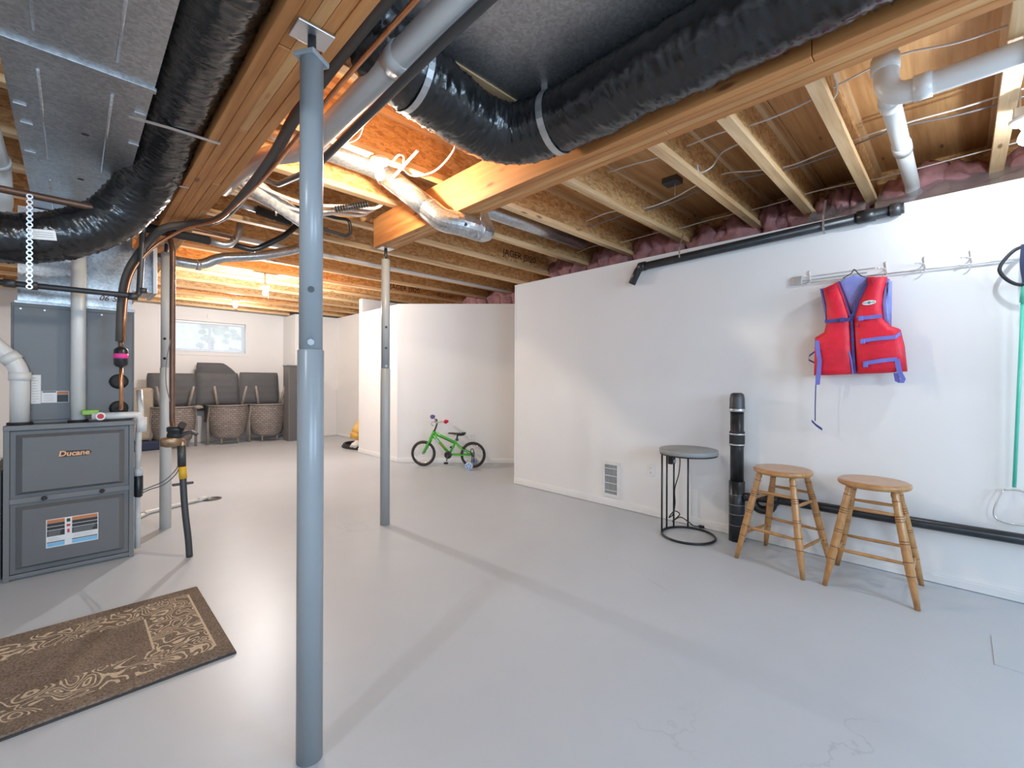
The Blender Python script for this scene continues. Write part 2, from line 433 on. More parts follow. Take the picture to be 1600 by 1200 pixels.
class MB:
    def __init__(self):
        self.v = []; self.f = []; self.s = []; self.uv = {}
    def add(self, verts, faces, smooth=False):
        o = len(self.v)
        self.v += [tuple(p) for p in verts]
        for f in faces:
            self.f.append(tuple(i + o for i in f)); self.s.append(smooth)
        return self
    def box(self, lo, hi, bev=0.0, M=None, smooth=False):
        bm = bmesh.new()
        c = [(lo[i] + hi[i]) / 2 for i in range(3)]; d = [abs(hi[i] - lo[i]) for i in range(3)]
        bmesh.ops.create_cube(bm, size=1.0)
        for v in bm.verts:
            v.co = Vector((c[0] + v.co.x * d[0], c[1] + v.co.y * d[1], c[2] + v.co.z * d[2]))
        if bev > 0:
            bmesh.ops.bevel(bm, geom=list(bm.edges), offset=min(bev, min(d) * 0.49), segments=2, affect='EDGES', profile=0.5)
        if M is not None: bm.transform(M)
        self.frombm(bm, smooth)
        return self
    def frombm(self, bm, smooth=False):
        bm.verts.index_update()
        self.add([v.co.copy() for v in bm.verts], [[v.index for v in f.verts] for f in bm.faces], smooth)
        bm.free()
    def tube(self, pts, r, seg=14, cap=True, smooth=True, closed=False, flat=1.0, up=None):
        pts = [Vector(p) for p in pts]
        n = len(pts)
        rs = r if isinstance(r, (list, tuple)) else [r] * n
        tang = []
        for i in range(n):
            if closed: t = pts[(i + 1) % n] - pts[(i - 1) % n]
            else: t = pts[min(i + 1, n - 1)] - pts[max(i - 1, 0)]
            tang.append(t.normalized() if t.length > 1e-9 else Vector((0, 0, 1)))
        ref = Vector(up) if up is not None else (Vector((0, 0, 1)) if abs(tang[0].z) < 0.9 else Vector((1, 0, 0)))
        nrm = (ref - tang[0] * ref.dot(tang[0])).normalized()
        verts = []
        for i in range(n):
            if up is not None: nrm = (ref - tang[i] * ref.dot(tang[i])).normalized()
            else:
                nrm = nrm - tang[i] * nrm.dot(tang[i])
                nrm = nrm.normalized() if nrm.length > 1e-6 else tang[i].orthogonal().normalized()
            b = tang[i].cross(nrm)
            for k in range(seg):
                a = 2 * PI * k / seg
                verts.append(pts[i] + (nrm * math.cos(a) * flat + b * math.sin(a)) * rs[i])
        faces = []
        m = n if closed else n - 1
        for i in range(m):
            j = (i + 1) % n
            for k in range(seg):
                k2 = (k + 1) % seg
                faces.append((i * seg + k, i * seg + k2, j * seg + k2, j * seg + k))
        self.add(verts, faces, smooth)
        if cap and not closed:
            o = len(self.v) - len(verts)
            self.f.append(tuple(o + k for k in reversed(range(seg)))); self.s.append(False)
            self.f.append(tuple(o + (n - 1) * seg + k for k in range(seg))); self.s.append(False)
        return self
    def cyl(self, a, b, r, seg=18, r2=None):
        return self.tube([a, b], [r, r if r2 is None else r2], seg)
    def lathe(self, prof, M=None, seg=28, smooth=True, cap=True):
        """prof: list of (radius, z)"""
        verts = []; faces = []
        n = len(prof)
        for (r, z) in prof:
            for k in range(seg):
                a = 2 * PI * k / seg
                p = Vector((r * math.cos(a), r * math.sin(a), z))
                verts.append(M @ p if M is not None else p)
        for i in range(n - 1):
            for k in range(seg):
                k2 = (k + 1) % seg
                faces.append((i * seg + k, i * seg + k2, (i + 1) * seg + k2, (i + 1) * seg + k))
        self.add(verts, faces, smooth)
        if not cap: return self
        o = len(self.v) - len(verts)
        self.f.append(tuple(o + k for k in reversed(range(seg)))); self.s.append(False)
        self.f.append(tuple(o + (n - 1) * seg + k for k in range(seg))); self.s.append(False)
        return self
    def prism(self, poly, d0, d1, frame, inset=0.0, puff=0.0, smooth=False):
        """poly: 2-D outline (a,b); frame(a,b,c)->point; extruded from depth d0 to d1, optional rounded front"""
        bm = bmesh.new()
        bot = [bm.verts.new(frame(a, b, d0)) for a, b in poly]
        top = [bm.verts.new(frame(a, b, d1)) for a, b in poly]
        n = len(poly)
        bm.faces.new(list(reversed(bot)))
        ft = bm.faces.new(top)
        for i in range(n):
            j = (i + 1) % n
            bm.faces.new((bot[i], bot[j], top[j], top[i]))
        bmesh.ops.recalc_face_normals(bm, faces=list(bm.faces))
        if inset > 0:
            dv = Vector(frame(0, 0, 1)) - Vector(frame(0, 0, 0))
            for k, (th, mv) in enumerate(((inset, puff), (inset * 1.6, puff * 0.45))):
                bmesh.ops.inset_region(bm, faces=[ft], thickness=th, depth=0, use_even_offset=True)
                for v in ft.verts: v.co += dv * mv
        bmesh.ops.triangulate(bm, faces=[f for f in bm.faces if len(f.verts) > 4])
        self.frombm(bm, smooth)
        return self
    def ribbon(self, pts, w, t, wdir):
        """flat strap along pts: width w in direction wdir, thickness t"""
        pts = [Vector(p) for p in pts]; W = Vector(wdir).normalized() * (w / 2)
        verts = []; faces = []
        n = len(pts)
        for i, p in enumerate(pts):
            tg = (pts[min(i + 1, n - 1)] - pts[max(i - 1, 0)]).normalized()
            nn = tg.cross(W).normalized() * (t / 2)
            verts += [p + W + nn, p - W + nn, p - W - nn, p + W - nn]
        for i in range(n - 1):
            for k in range(4):
                k2 = (k + 1) % 4
                faces.append((i * 4 + k, i * 4 + k2, (i + 1) * 4 + k2, (i + 1) * 4 + k))
        faces.append((3, 2, 1, 0)); faces.append(tuple((n - 1) * 4 + k for k in range(4)))
        return self.add(verts, faces)
    def blob(self, c, r, seed=0, amp=0.2, sub=3, fr=2.0):
        bm = bmesh.new()
        bmesh.ops.create_icosphere(bm, subdivisions=sub, radius=1.0)
        for v in bm.verts:
            k = 1 + amp * noise.noise(v.co * fr + Vector((seed * 3.1, seed * 1.7, 0)))
            v.co = Vector((c[0] + v.co.x * r[0] * k, c[1] + v.co.y * r[1] * k, c[2] + v.co.z * r[2] * k))
        self.frombm(bm, True)
        return self
    def mesh(self, name, mat, org=(0, 0, 0)):
        me = bpy.data.meshes.new(name)
        me.from_pydata([(p[0] - org[0], p[1] - org[1], p[2] - org[2]) for p in self.v], [], self.f)
        me.polygons.foreach_set('use_smooth', self.s)
        me.materials.append(MATS[mat])
        bm = bmesh.new(); bm.from_mesh(me)
        bmesh.ops.recalc_face_normals(bm, faces=list(bm.faces))
        bm.to_mesh(me); bm.free()
        me.validate(); me.update()
        return me
    def build(self, name, mat, parent=None, org=None):
        """parent given: the points are in the parent's own frame when it is 'local', else world points"""
        if parent is not None and org is None:
            org = parent.get('_org', (0, 0, 0))
        if parent is None and org is None:
            xs = [p[0] for p in self.v]; ys = [p[1] for p in self.v]; zs = [p[2] for p in self.v]
            org = ((min(xs) + max(xs)) / 2, (min(ys) + max(ys)) / 2, min(zs))
        ob = bpy.data.objects.new(name, self.mesh(name, mat, org))
        COL.objects.link(ob)
        if parent is not None:
            ob.parent = parent
            ob['_org'] = org
        else:
            ob.location = org
            ob['_org'] = org
        return ob

def tag(o, label=None, cat=None, group=None, kind=None):
    if label: o['label'] = label
    if cat: o['category'] = cat
    if group: o['group'] = group
    if kind: o['kind'] = kind
    return o
def thing(name, label, cat, loc=(0, 0, 0), rz=0.0, group=None, local=False):
    o = bpy.data.objects.new(name, None); COL.objects.link(o)
    o.empty_display_size = 0.05
    o.location = loc; o.rotation_euler = (0, 0, rz)
    o['_org'] = (0, 0, 0) if local else tuple(loc)
    return tag(o, label, cat, group)
def struct(o): return tag(o, kind='structure')
def copy_tree(o, parent=None):
    c = o.copy(); COL.objects.link(c)
    if parent is not None: c.parent = parent
    for ch in list(o.children): copy_tree(ch, c)
    return c
def text_mesh(body, size, extrude, M, name, mat, parent, shear=0.0, bold=0.0, align='CENTER'):
    cu = bpy.data.curves.new(name, 'FONT'); cu.body = body; cu.size = size; cu.extrude = extrude
    cu.align_x = align; cu.align_y = 'CENTER'; cu.shear = shear; cu.offset = bold; cu.resolution_u = 3
    tmp = bpy.data.objects.new(name + '_tmp', cu); COL.objects.link(tmp)
    dg = bpy.context.evaluated_depsgraph_get()
    me = bpy.data.meshes.new_from_object(tmp.evaluated_get(dg))
    bpy.data.objects.remove(tmp, do_unlink=True); bpy.data.curves.remove(cu)
    org = parent.get('_org', (0, 0, 0)) if parent is not None else (0, 0, 0)
    me.transform(Matrix.Translation(-Vector(org)) @ M)
    me.materials.clear(); me.materials.append(MATS[mat]); me.name = name
    ob = bpy.data.objects.new(name, me); COL.objects.link(ob)
    if parent is not None: ob.parent = parent
    return ob
def axes(o, x, y, z):
    """matrix taking local x,y,z to the given world directions with origin o"""
    return Matrix(((x[0], y[0], z[0], o[0]), (x[1], y[1], z[1], o[1]), (x[2], y[2], z[2], o[2]), (0, 0, 0, 1)))

# ================================================================== STRUCTURE
XW = 3.615          # face of the long right-hand wall
WT = 2.275          # its top
ZJ = 2.50           # underside of the floor joists
ZS = 2.802          # underside of the subfloor

struct(MB().box((-2.45, -2.8, -0.10), (5.25, 10.3, 0.0)).build('floor', 'floor_paint'))

def wall(name, lo, hi, mat='wall_paint'):
    return struct(MB().box(lo, hi).build(name, mat))
wall('wall_right', (XW, -2.8, 0), (XW + 0.12, 3.60, WT))
wall('wall_right_return', (XW + 0.12, 3.48, 0), (5.1, 3.60, WT))
D0 = Vector((3.314, 5.679, 0)); D1 = Vector((4.92, 4.025, 0)); DD = (D1 - D0).normalized(); DN = Vector((-DD.y, DD.x, 0))
if DN.x < 0: DN = -DN          # away from the room
def quad_wall(name, a, b, n, t, z, mat='wall_paint'):
    mb = MB()
    p = [a, b, b + n * t, a + n * t]
    mb.add([(q.x, q.y, 0) for q in p] + [(q.x, q.y, z) for q in p],
           [(3, 2, 1, 0), (4, 5, 6, 7), (0, 1, 5, 4), (1, 2, 6, 5), (2, 3, 7, 6), (3, 0, 4, 7)])
    return struct(mb.build(name, mat))
quad_wall('wall_diagonal', D0, D1, DN, 0.10, WT)
wall('wall_alcove', (3.335, 5.70, 0), (3.44, 6.81, WT))
wall('wall_alcove_end', (3.335, 6.81, 0), (5.1, 6.92, ZJ))
wall('wall_store_side', (4.03, 6.92, 0), (4.13, 9.38, ZJ))
wall('wall_far_jog', (3.18, 9.38, 0), (4.13, 9.50, ZJ))
wall('wall_far_jog_side', (3.18, 9.50, 0), (3.28, 10.1, ZJ))
# far wall with its window opening
WX0, WX1, WZ0, WZ1, YF = 1.30, 2.475, 1.705, 2.28, 10.10
mb = MB()
mb.box((-2.45, YF, 0), (WX0, YF + 0.14, ZS)); mb.box((WX1, YF, 0), (3.28, YF + 0.14, ZS))
mb.box((WX0, YF, 0), (WX1, YF + 0.14, WZ0)); mb.box((WX0, YF, WZ1), (WX1, YF + 0.14, ZS))
struct(mb.build('wall_far', 'wall_paint'))
wall('wall_left', (-2.45, -2.8, 0), (-2.35, 10.1, ZS))
wall('wall_foundation', (4.46, -2.8, 0), (4.60, 3.48, ZS), 'osb')
wall('wall_outer', (5.1, 3.48, 0), (5.22, 10.24, ZS), 'osb')
wall('wall_outer_far', (3.28, 10.1, 0), (5.1, 10.24, ZS))
# wall behind the camera with two window openings
mb = MB()
mb.box((-2.45, -2.8, 0), (5.2, -2.68, 1.10)); mb.box((-2.45, -2.8, 2.14), (5.2, -2.68, ZS))
mb.box((-2.45, -2.8, 1.10), (-1.37, -2.68, 2.14)); mb.box((0.27, -2.8, 1.10), (1.33, -2.68, 2.14)); mb.box((2.97, -2.8, 1.10), (5.2, -2.68, 2.14))
struct(mb.build('wall_back', 'wall_paint'))

def window(name, x0, x1, z0, z1, y, t, blinds=False, fm='trim_paint'):
    w = struct(thing(name, None, None, ((x0 + x1) / 2, y, z0)))
    m = MB(); fw = 0.045
    m.box((x0, y, z0), (x0 + fw, y + t, z1)); m.box((x1 - fw, y, z0), (x1, y + t, z1))
    m.box((x0 + fw, y, z0), (x1 - fw, y + t, z0 + fw)); m.box((x0 + fw, y, z1 - fw), (x1 - fw, y + t, z1))
    xm = (x0 + x1) / 2
    m.box((xm - 0.02, y + 0.01, z0 + fw), (xm + 0.02, y + t - 0.01, z1 - fw))
    m.build('window_frame', fm, w)
    for a, b in ((x0 + fw, xm - 0.02), (xm + 0.02, x1 - fw)):
        MB().box((a, y + t * 0.5 - 0.003, z0 + fw), (b, y + t * 0.5 + 0.003, z1 - fw)).build('pane', 'window_glass', w)
    return w
w1 = window('window_1', WX0, WX1, WZ0, WZ1, YF + 0.06, 0.07)
# casing, head rail and the slats of the blind
m = MB()
for a, b in (((WX0 - 0.07, WZ0 - 0.07), (WX0, WZ1 + 0.07)), ((WX1, WZ0 - 0.07), (WX1 + 0.07, WZ1 + 0.07)), ((WX0, WZ0 - 0.07), (WX1, WZ0)), ((WX0, WZ1), (WX1, WZ1 + 0.07))):
    m.box((a[0], YF - 0.012, a[1]), (b[0], YF, b[1]), 0.003)
m.build('casing', 'wall_paint', w1)
MB().box((WX0 + 0.01, YF + 0.005, WZ1 - 0.045), (WX1 - 0.01, YF + 0.045, WZ1 - 0.005), 0.004).build('blind_head_rail', 'blind_white', w1)
slat = None
ns = 22
for i in range(ns):
    z = WZ0 + 0.03 + (WZ1 - WZ0 - 0.085) * i / (ns - 1)
    if slat is None:
        Mr = Matrix.Translation(((WX0 + WX1) / 2, YF + 0.025, z)) @ Matrix.Rotation(math.radians(52), 4, 'X')
        slat = MB().box((-(WX1 - WX0) / 2 + 0.012, -0.0125, -0.0009), ((WX1 - WX0) / 2 - 0.012, 0.0125, 0.0009), 0, Mr).build('blind_slat', 'blind_white', w1)
        z00 = z
    else:
        c = slat.copy(); COL.objects.link(c); c.location.z = z - z00
MB().box((WX0 + 0.012, YF + 0.012, WZ0 + 0.004), (WX1 - 0.012, YF + 0.038, WZ0 + 0.018), 0.003).build('blind_bottom_rail', 'blind_white', w1)
window('window_2', 1.33, 2.97, 1.10, 2.14, -2.80, 0.10)
window('window_3', -1.37, 0.27, 1.10, 2.14, -2.80, 0.10)

# baseboards: a board with a stepped cap
def baseboard(name, a, b, n, h=0.072):
    """a->b along the wall face, n into the room"""
    a = Vector(a); b = Vector(b); n = Vector(n).normalized()
    mb = MB()
    prof = [(0, 0.004), (0.012, 0.004), (0.012, h * 0.62), (0.009, h * 0.66), (0.009, h * 0.82), (0.005, h * 0.9), (0.004, h), (0, h)]
    vs = []
    for e in (a, b):
        vs += [(e.x + n.x * d, e.y + n.y * d, z) for d, z in prof]
    k = len(prof)
    fs = [(i, (i + 1) % k, k + (i + 1) % k, k + i) for i in range(k)] + [tuple(range(k)), tuple(k + i for i in reversed(range(k)))]
    mb.add(vs, fs)
    return struct(mb.build(name, 'trim_paint'))
baseboard('baseboard_right', (XW, -2.6, 0), (XW, 3.60, 0), (-1, 0, 0))
baseboard('baseboard_diagonal', D0, D1, -DN)
baseboard('baseboard_alcove', (3.335, 5.70, 0), (3.335, 6.92, 0), (-1, 0, 0))
baseboard('baseboard_store', (4.03, 7.03, 0), (4.03, 9.38, 0), (-1, 0, 0), 0.05)
baseboard('baseboard_far', (3.18, 9.38, 0), (4.03, 9.38, 0), (0, -1, 0), 0.05)
baseboard('baseboard_window', (-2.3, YF, 0), (3.18, YF, 0), (0, -1, 0), 0.05)

# corner bead on the end of the right wall
struct(MB().box((XW - 0.003, 3.585, 0.0), (XW + 0.02, 3.604, WT), 0.002).build('trim_1', 'trim_paint'))

# ------------------------------------------------------------------ ceiling: slab, plywood sheets, I-joists
ceil = struct(MB().box((-2.45, -2.8, ZS + 0.02), (5.22, 10.24, ZS + 0.06)).build('ceiling', 'plywood'))
CO = ceil['_org']
sheet = None
for j in range(11):
    y0 = -2.78 + j * 1.19
    off = 0.0 if j % 2 == 0 else -1.25
    for i in range(4):
        x0 = -2.44 + off + i * 2.5
        a, b = max(x0, -2.44), min(x0 + 2.494, 5.2)
        if b - a < 0.1: continue
        MB().box((a, y0, ZS), (b, min(y0 + 1.186, 10.23), ZS + 0.019)).build('subfloor_sheet', 'plywood', ceil)

JY = [-2.47, -1.86, -1.25, -0.74, -0.157, 0.461, 0.842, 1.225, 1.852, 2.443, 3.033, 3.634, 4.22, 4.83, 5.44, 6.05, 6.66, 7.27, 7.88, 8.49, 9.10, 9.70]
JOISTS = []
FW = 0.0315
def joist(y, x1):
    x0 = -2.34
    web = MB().box((x0, y - 0.005, ZJ + 0.030), (x1, y + 0.005, ZS - 0.030)).build('joist', 'osb', ceil)
    MB().box((x0, y - FW, ZJ), (x1, y + FW, ZJ + 0.038), 0.002).build('bottom_flange', 'joist_lumber', web)
    MB().box((x0, y - FW, ZS - 0.038), (x1, y + FW, ZS), 0.002).build('top_flange', 'joist_lumber', web)
    return web
for i, y in enumerate(JY):
    JOISTS.append(joist(y, 4.45 if y < 3.4 else (5.09 if y < 9.4 else 3.17)))
# printing on the joist webs
def joist_print(body, x, y, z, size):
    text_mesh(body, size, 0.0006, axes((x, y - 0.0058, z), (1, 0, 0), (0, 0, 1), (0, -1, 0)), 'printed_lettering', 'ink_brown', JOISTS[JY.index(y)])
joist_print('JAGER JSI20', 3.66, 6.05, 2.592, 0.105)
joist_print('0325 5:18', 4.40, 6.05, 2.585, 0.075)
joist_print('JAGER JSI20', 3.72, 3.634, 2.63, 0.11)

# ================================================================== BEAMS AND POSTS
def beam(name, label, x0, n, z0, z1, y0, y1, joints, group):
    t = thing(name, label, 'beam', (x0 + n * 0.019, (y0 + y1) / 2, z0), group=group)
    for i in range(n):
        cuts = [y0] + joints[i] + [y1]
        for a, b in zip(cuts[:-1], cuts[1:]):
            dz = random.uniform(-0.004, 0.003)
            MB().box((x0 + i * 0.0382, a + 0.001, z0 + dz), (x0 + i * 0.0382 + 0.0372, b - 0.001, z1), 0.003).build(
                'board', 'beam_lumber_pale' if (i + (1 if a > 1.8 else 0)) % 3 == 2 else 'beam_lumber', t)
    return t
beam('timber_beam', 'built-up timber beam carrying the joists, ending on the slim grey post', 1.742, 4, 2.262, 2.498, -2.6, 3.365,
     [[0.35], [-1.0, 1.9], [0.9], [-0.4, 2.2]], 'built-up timber beams')
beam('timber_beam', 'built-up timber beam over the furnace side, beside the sheet-metal trunk duct', 0.432, 5, 2.262, 2.498, -2.6, 9.98,
     [[2.45, 6.0], [1.55, 4.9], [0.3, 2.2, 7.1], [2.9, 5.8], [1.1, 3.4, 8.0]], 'built-up timber beams')

def post(label, x, y, mat, holes, bolt_z, seed, plate=True, jack_top=2.262, face=(-0.35, -0.94), rl=0.0385, ru=0.0342, zj=1.275, zt=2.185):
    t = thing('support_post', label, 'post', (x, y, 0), group='adjustable steel posts')
    MB().lathe([(rl, 0.0), (rl, zj - 0.004), (rl - 0.0035, zj)], Matrix.Translation((x, y, 0)), 36).build('lower_tube', mat, t)
    MB().lathe([(ru, zj - 0.01), (ru, zt)], Matrix.Translation((x, y, 0)), 36).build('upper_tube', mat, t)
    Mt = Matrix.Translation((x, y, zt)) @ Matrix.Rotation(0.09, 4, 'Y') @ Matrix.Rotation(seed, 4, 'Z')
    if plate: MB().box((-0.037, -0.037, -0.012), (0.037, 0.037, 0.004), 0.003, Mt).build('collar_plate', mat, t)
    MB().cyl((x, y, zt - 0.01), (x, y, jack_top - 0.008), 0.0125, 16).build('jack_screw', 'dark_steel', t)
    MB().box((x - 0.055, y - 0.045, jack_top - 0.009), (x + 0.055, y + 0.045, jack_top - 0.001), 0.002).build('bearing_plate', 'zinc', t)
    d = Vector((face[0], face[1], 0)).normalized()
    for hz in holes:
        c = Vector((x, y, hz)) + d * (ru - 0.0015)
        MB().cyl(c, c + d * 0.0025, 0.0098, 18).build('pin_hole', 'black_plastic', t)
    if bolt_z:
        c = Vector((x, y, bolt_z)) + d * (ru - 0.002)
        b = MB().cyl(c, c + d * 0.010, 0.0105, 6)
        b.build('locking_bolt', mat, t)
    return t
post('blue-grey painted steel support post closest to the camera', 0.531, 1.43, 'post_paint', [1.457], 1.295, 0.5)
post('slim grey steel support post under the end of the right-hand beam', 1.822, 3.31, 'post_paint_grey', [1.44, 1.61], 1.295, 0.2, False, zt=2.165)
post('white steel support post standing behind the water meter', 0.531, 4.44, 'post_paint_white', [1.50, 1.345], None, 0.3, False)

# ================================================================== DUCTS
# --- rectangular sheet-metal trunk
TX0, TX1, TZ0, TZ1 = -0.17, 0.212, 2.24, 2.46
tr = thing('trunk_duct', 'galvanized rectangular trunk duct running overhead to the furnace', 'duct', (0.02, 1.0, TZ0))
ys = [-2.6, -1.5, -0.3, 0.88, 2.08, 4.50]
for a, b in zip(ys[:-1], ys[1:]):
    s = MB().box((TX0, a + 0.003, TZ0), (TX1, b - 0.003, TZ1)).build('duct_section', 'galvanized', tr)
    r = MB()   # stiffening beads pressed into the underside
    for xx in (-0.085, 0.105):
        L = b - a
        for p0, p1 in ((0.06, 0.42), (0.55, 0.92)):
            r.tube([(xx, a + L * p0, TZ0), (xx, a + L * p1, TZ0)], 0.0045, 8)
    r.build('bead', 'galvanized_bright', s)
for y in ys[1:-1]:
    MB().box((TX0 - 0.006, y - 0.014, TZ0 - 0.010), (TX1 + 0.006, y + 0.014, TZ0 + 0.002), 0.002).build('drive_cleat', 'galvanized', tr)
for (hx, hy) in ((0.039, 2.671), (0.031, 3.286)):
    MB().cyl((hx, hy, TZ0 - 0.001), (hx, hy, TZ0 + 0.002), 0.013, 20).build('access_hole', 'vent_void', tr)
for (hx, hy) in ((-0.145, 2.55), (-0.135, 2.72), (-0.14, 3.05), (0.19, 2.30), (0.195, 2.62)):
    MB().box((hx - 0.018, hy - 0.006, TZ0 - 0.006), (hx + 0.018, hy + 0.006, TZ0), 0.001).build('clip', 'zinc', tr)
# --- plenum over the coil
pl = thing('plenum', 'galvanized plenum box on top of the grey coil cabinet', 'duct', (0.02, 4.30, 1.640))
b_ = MB().box((-0.235, 4.03, 1.640), (0.295, 4.59, 2.235)).build('box', 'galvanized_bright', pl)
MB().box((-0.25, 4.015, 1.640), (0.31, 4.605, 1.658), 0.002).build('base_flange', 'galvanized', pl)
MB().box((0.02, 4.020, 1.66), (0.045, 4.03, 2.235), 0.002).build('standing_seam', 'galvanized_bright', pl)
q = MB().box((0.295, 4.08, 1.80), (0.42, 4.38, 2.10)).build('side_takeoff', 'galvanized_bright', pl)
MB().box((0.405, 4.015, 1.785), (0.43, 4.395, 2.115), 0.003).build('takeoff_flange', 'zinc', pl)
text_mesh('06 5', 0.05, 0.0004, axes((0.17, 4.0285, 1.72), (1, 0, 0), (0, 0, 1), (0, -1, 0)), 'marker_writing', 'ink_brown', pl, shear=0.3)

# --- black insulated flexible ducts
def flex(name, label, pts, r, seed, n=14, rz=1.0):
    path = catmull(pts, n)
    # resample evenly
    L = [0]
    for a, b in zip(path[:-1], path[1:]): L.append(L[-1] + (b - a).length)
    m = int(L[-1] / 0.0075); ev = []
    k = 0
    for i in range(m + 1):
        s = L[-1] * i / m
        while k < len(L) - 2 and L[k + 1] < s: k += 1
        u = (s - L[k]) / max(1e-9, L[k + 1] - L[k])
        ev.append(path[k].lerp(path[k + 1], u))
    seg = 46
    mb = MB()
    mb.tube(ev, r, seg)
    cen = ev
    V = []
    for i in range(m + 1):
        s = L[-1] * i / m
        for kk in range(seg):
            p = Vector(mb.v[i * seg + kk])
            a = 2 * PI * kk / seg
            d = p - cen[i]
            q = Vector((math.cos(a) * 1.3, math.sin(a) * 1.3, 0))
            w1_ = noise.noise(Vector((q.x + seed, q.y, s * 16)))
            wob = noise.noise(Vector((q.x * 1.7, q.y * 1.7, s * 3 + seed)))
            w2_ = noise.noise(Vector((q.x * 1.4, q.y * 1.4 + seed, s * 34 + 2.2 * wob)))
            w4_ = noise.noise(Vector((q.x * 2.6 + 7, q.y * 2.6, s * 26 - 2.0 * wob + seed)))
            w3_ = noise.noise(Vector((q.x * 0.8, q.y * 0.8 - seed, s * 4)))
            kf = 1 + 0.035 * w1_ + 0.05 * (1 - abs(w2_)) ** 9 + 0.035 * (1 - abs(w4_)) ** 9 + 0.04 * w3_ - 0.03
            V.append(tuple(cen[i] + Vector((d.x * kf, d.y * kf, d.z * kf * rz))))
    mb.v = V
    t = tag(mb.build(name, 'black_poly'), label, 'duct', 'black insulated flexible ducts')
    return t
fl1 = flex('flexible_duct', 'black insulated flexible duct beside the trunk, bending across above the furnace',
     [(0.322, -2.5, 2.375), (0.322, 0.5, 2.372), (0.322, 1.8, 2.372), (0.322, 2.5, 2.368), (0.315, 2.85, 2.33), (0.265, 3.07, 2.20), (0.14, 3.18, 2.03), (-0.06, 3.22, 1.90), (-0.30, 3.24, 1.85), (-0.75, 3.25, 1.84), (-1.6, 3.26, 1.84)], 0.120, 1.3)
o_ = fl1['_org']
fl1['_org'] = o_
lab = MB().box((-0.045, -0.001, -0.024), (0.045, 0.001, 0.024), 0, Matrix.Translation((-0.10, 3.098, 1.872)) @ Matrix.Rotation(math.radians(-7), 4, 'Y')).build('sticker', 'label_white', fl1)
for zz in (0.01, 0.0, -0.01):
    MB().box((-0.025, -0.0016, zz - 0.002), (0.035, -0.0006, zz + 0.001), 0, Matrix.Translation((-0.10, 3.098, 1.872)) @ Matrix.Rotation(math.radians(-7), 4, 'Y')).build('print_line', 'label_grey', lab)
flex('flexible_duct', 'black insulated flexible duct strapped along the right-hand timber beam',
     [(1.585, -2.5, 2.372), (1.585, -0.8, 2.372), (1.588, 0.4, 2.372), (1.588, 1.05, 2.37), (1.575, 1.33, 2.366), (1.50, 1.52, 2.362), (1.34, 1.585, 2.372), (1.1, 1.565, 2.39), (0.85, 1.545, 2.43), (0.60, 1.54, 2.62), (0.2, 1.54, 2.655), (-0.4, 1.54, 2.655)], 0.148, 5.7, rz=0.86)
# sheet-metal pan between the joists
m = MB(); m.box((0.66, 0.50, 2.490), (1.725, 1.47, 2.4955))
pan = tag(m.build('sheet_metal_pan', 'galvanized'), 'flat galvanized pan screwed under the joists above the black duct', 'duct')
MB().box((0.66, 1.462, 2.484), (1.725, 1.50, 2.4955), 0.002).build('edge_strip', 'joist_lumber', pan)

# strap round the bend of the flexible duct
def ring(c, ax, r, w, t, a0, a1, up):
    """strap arc of radius r in the plane normal to ax"""
    ax = Vector(ax).normalized(); up = Vector(up).normalized(); s = ax.cross(up)
    pts = []
    for i in range(25):
        a = a0 + (a1 - a0) * i / 24
        pts.append(Vector(c) + up * math.cos(a) * r + s * math.sin(a) * r)
    return pts
pts = ring((1.578, 1.31, 2.366), (-0.15, 1, 0), 0.150, 0, 0, math.radians(45), math.radians(318), (0, 0, 1))
pts = [Vector((p.x, p.y, 2.366 + (p.z - 2.366) * 0.89)) for p in pts]
st = MB().ribbon([pts[0] + Vector((0.0, 0.0, 0.06))] + pts + [pts[-1] + Vector((0, 0, 0.06))], 0.032, 0.003, (-0.15, 1, 0))
tag(st.build('hanger_strap', 'zinc'), 'light metal strap wrapped around the black duct at its bend', 'strap')
pts = ring((0.965, 1.556, 2.405), (1, 0, 0.06), 0.152, 0, 0, math.radians(40), math.radians(322), (0, 0, 1))
pts = [Vector((p.x, p.y, 2.405 + (p.z - 2.405) * 0.9)) for p in pts]
st = MB().ribbon([Vector((0.965, pts[0].y, 2.50))] + pts + [Vector((0.965, pts[-1].y, 2.50))], 0.028, 0.003, (1, 0, 0.06))
tag(st.build('hanger_strap', 'zinc'), 'light metal strap around the black duct next to the pale drain pipe', 'strap')
st = MB().ribbon([(0.16, 2.354, 2.236), (0.30, 2.37, 2.250), (0.48, 2.386, 2.258)], 0.022, 0.002, (0, 1, 0))
tag(st.build('hanger_strap', 'zinc'), 'thin metal strap from trunk duct to timber beam, nearer of two', 'strap')
st = MB().ribbon([(0.175, 3.043, 2.236), (0.32, 3.05, 2.246), (0.466, 3.06, 2.258)], 0.018, 0.002, (0, 1, 0))
tag(st.build('hanger_strap', 'zinc'), 'thin metal strap from trunk duct to timber beam, just above the duct bend', 'strap')

# --- round galvanized vent pipe dipping under the beam
def pipe(name, label, pts, r, mat, cat='pipe', seg=18, group=None, rad=None):
    p = fillet(pts, rad if rad else r * 2.2, 7)
    return tag(MB().tube(p, r, seg).build(name, mat), label, cat, group)
def coupling(parent, c, d, r, L, mat, name='coupling'):
    c = Vector(c); d = Vector(d).normalized()
    return MB().cyl(c - d * L / 2, c + d * L / 2, r, 20).build(name, mat, parent)

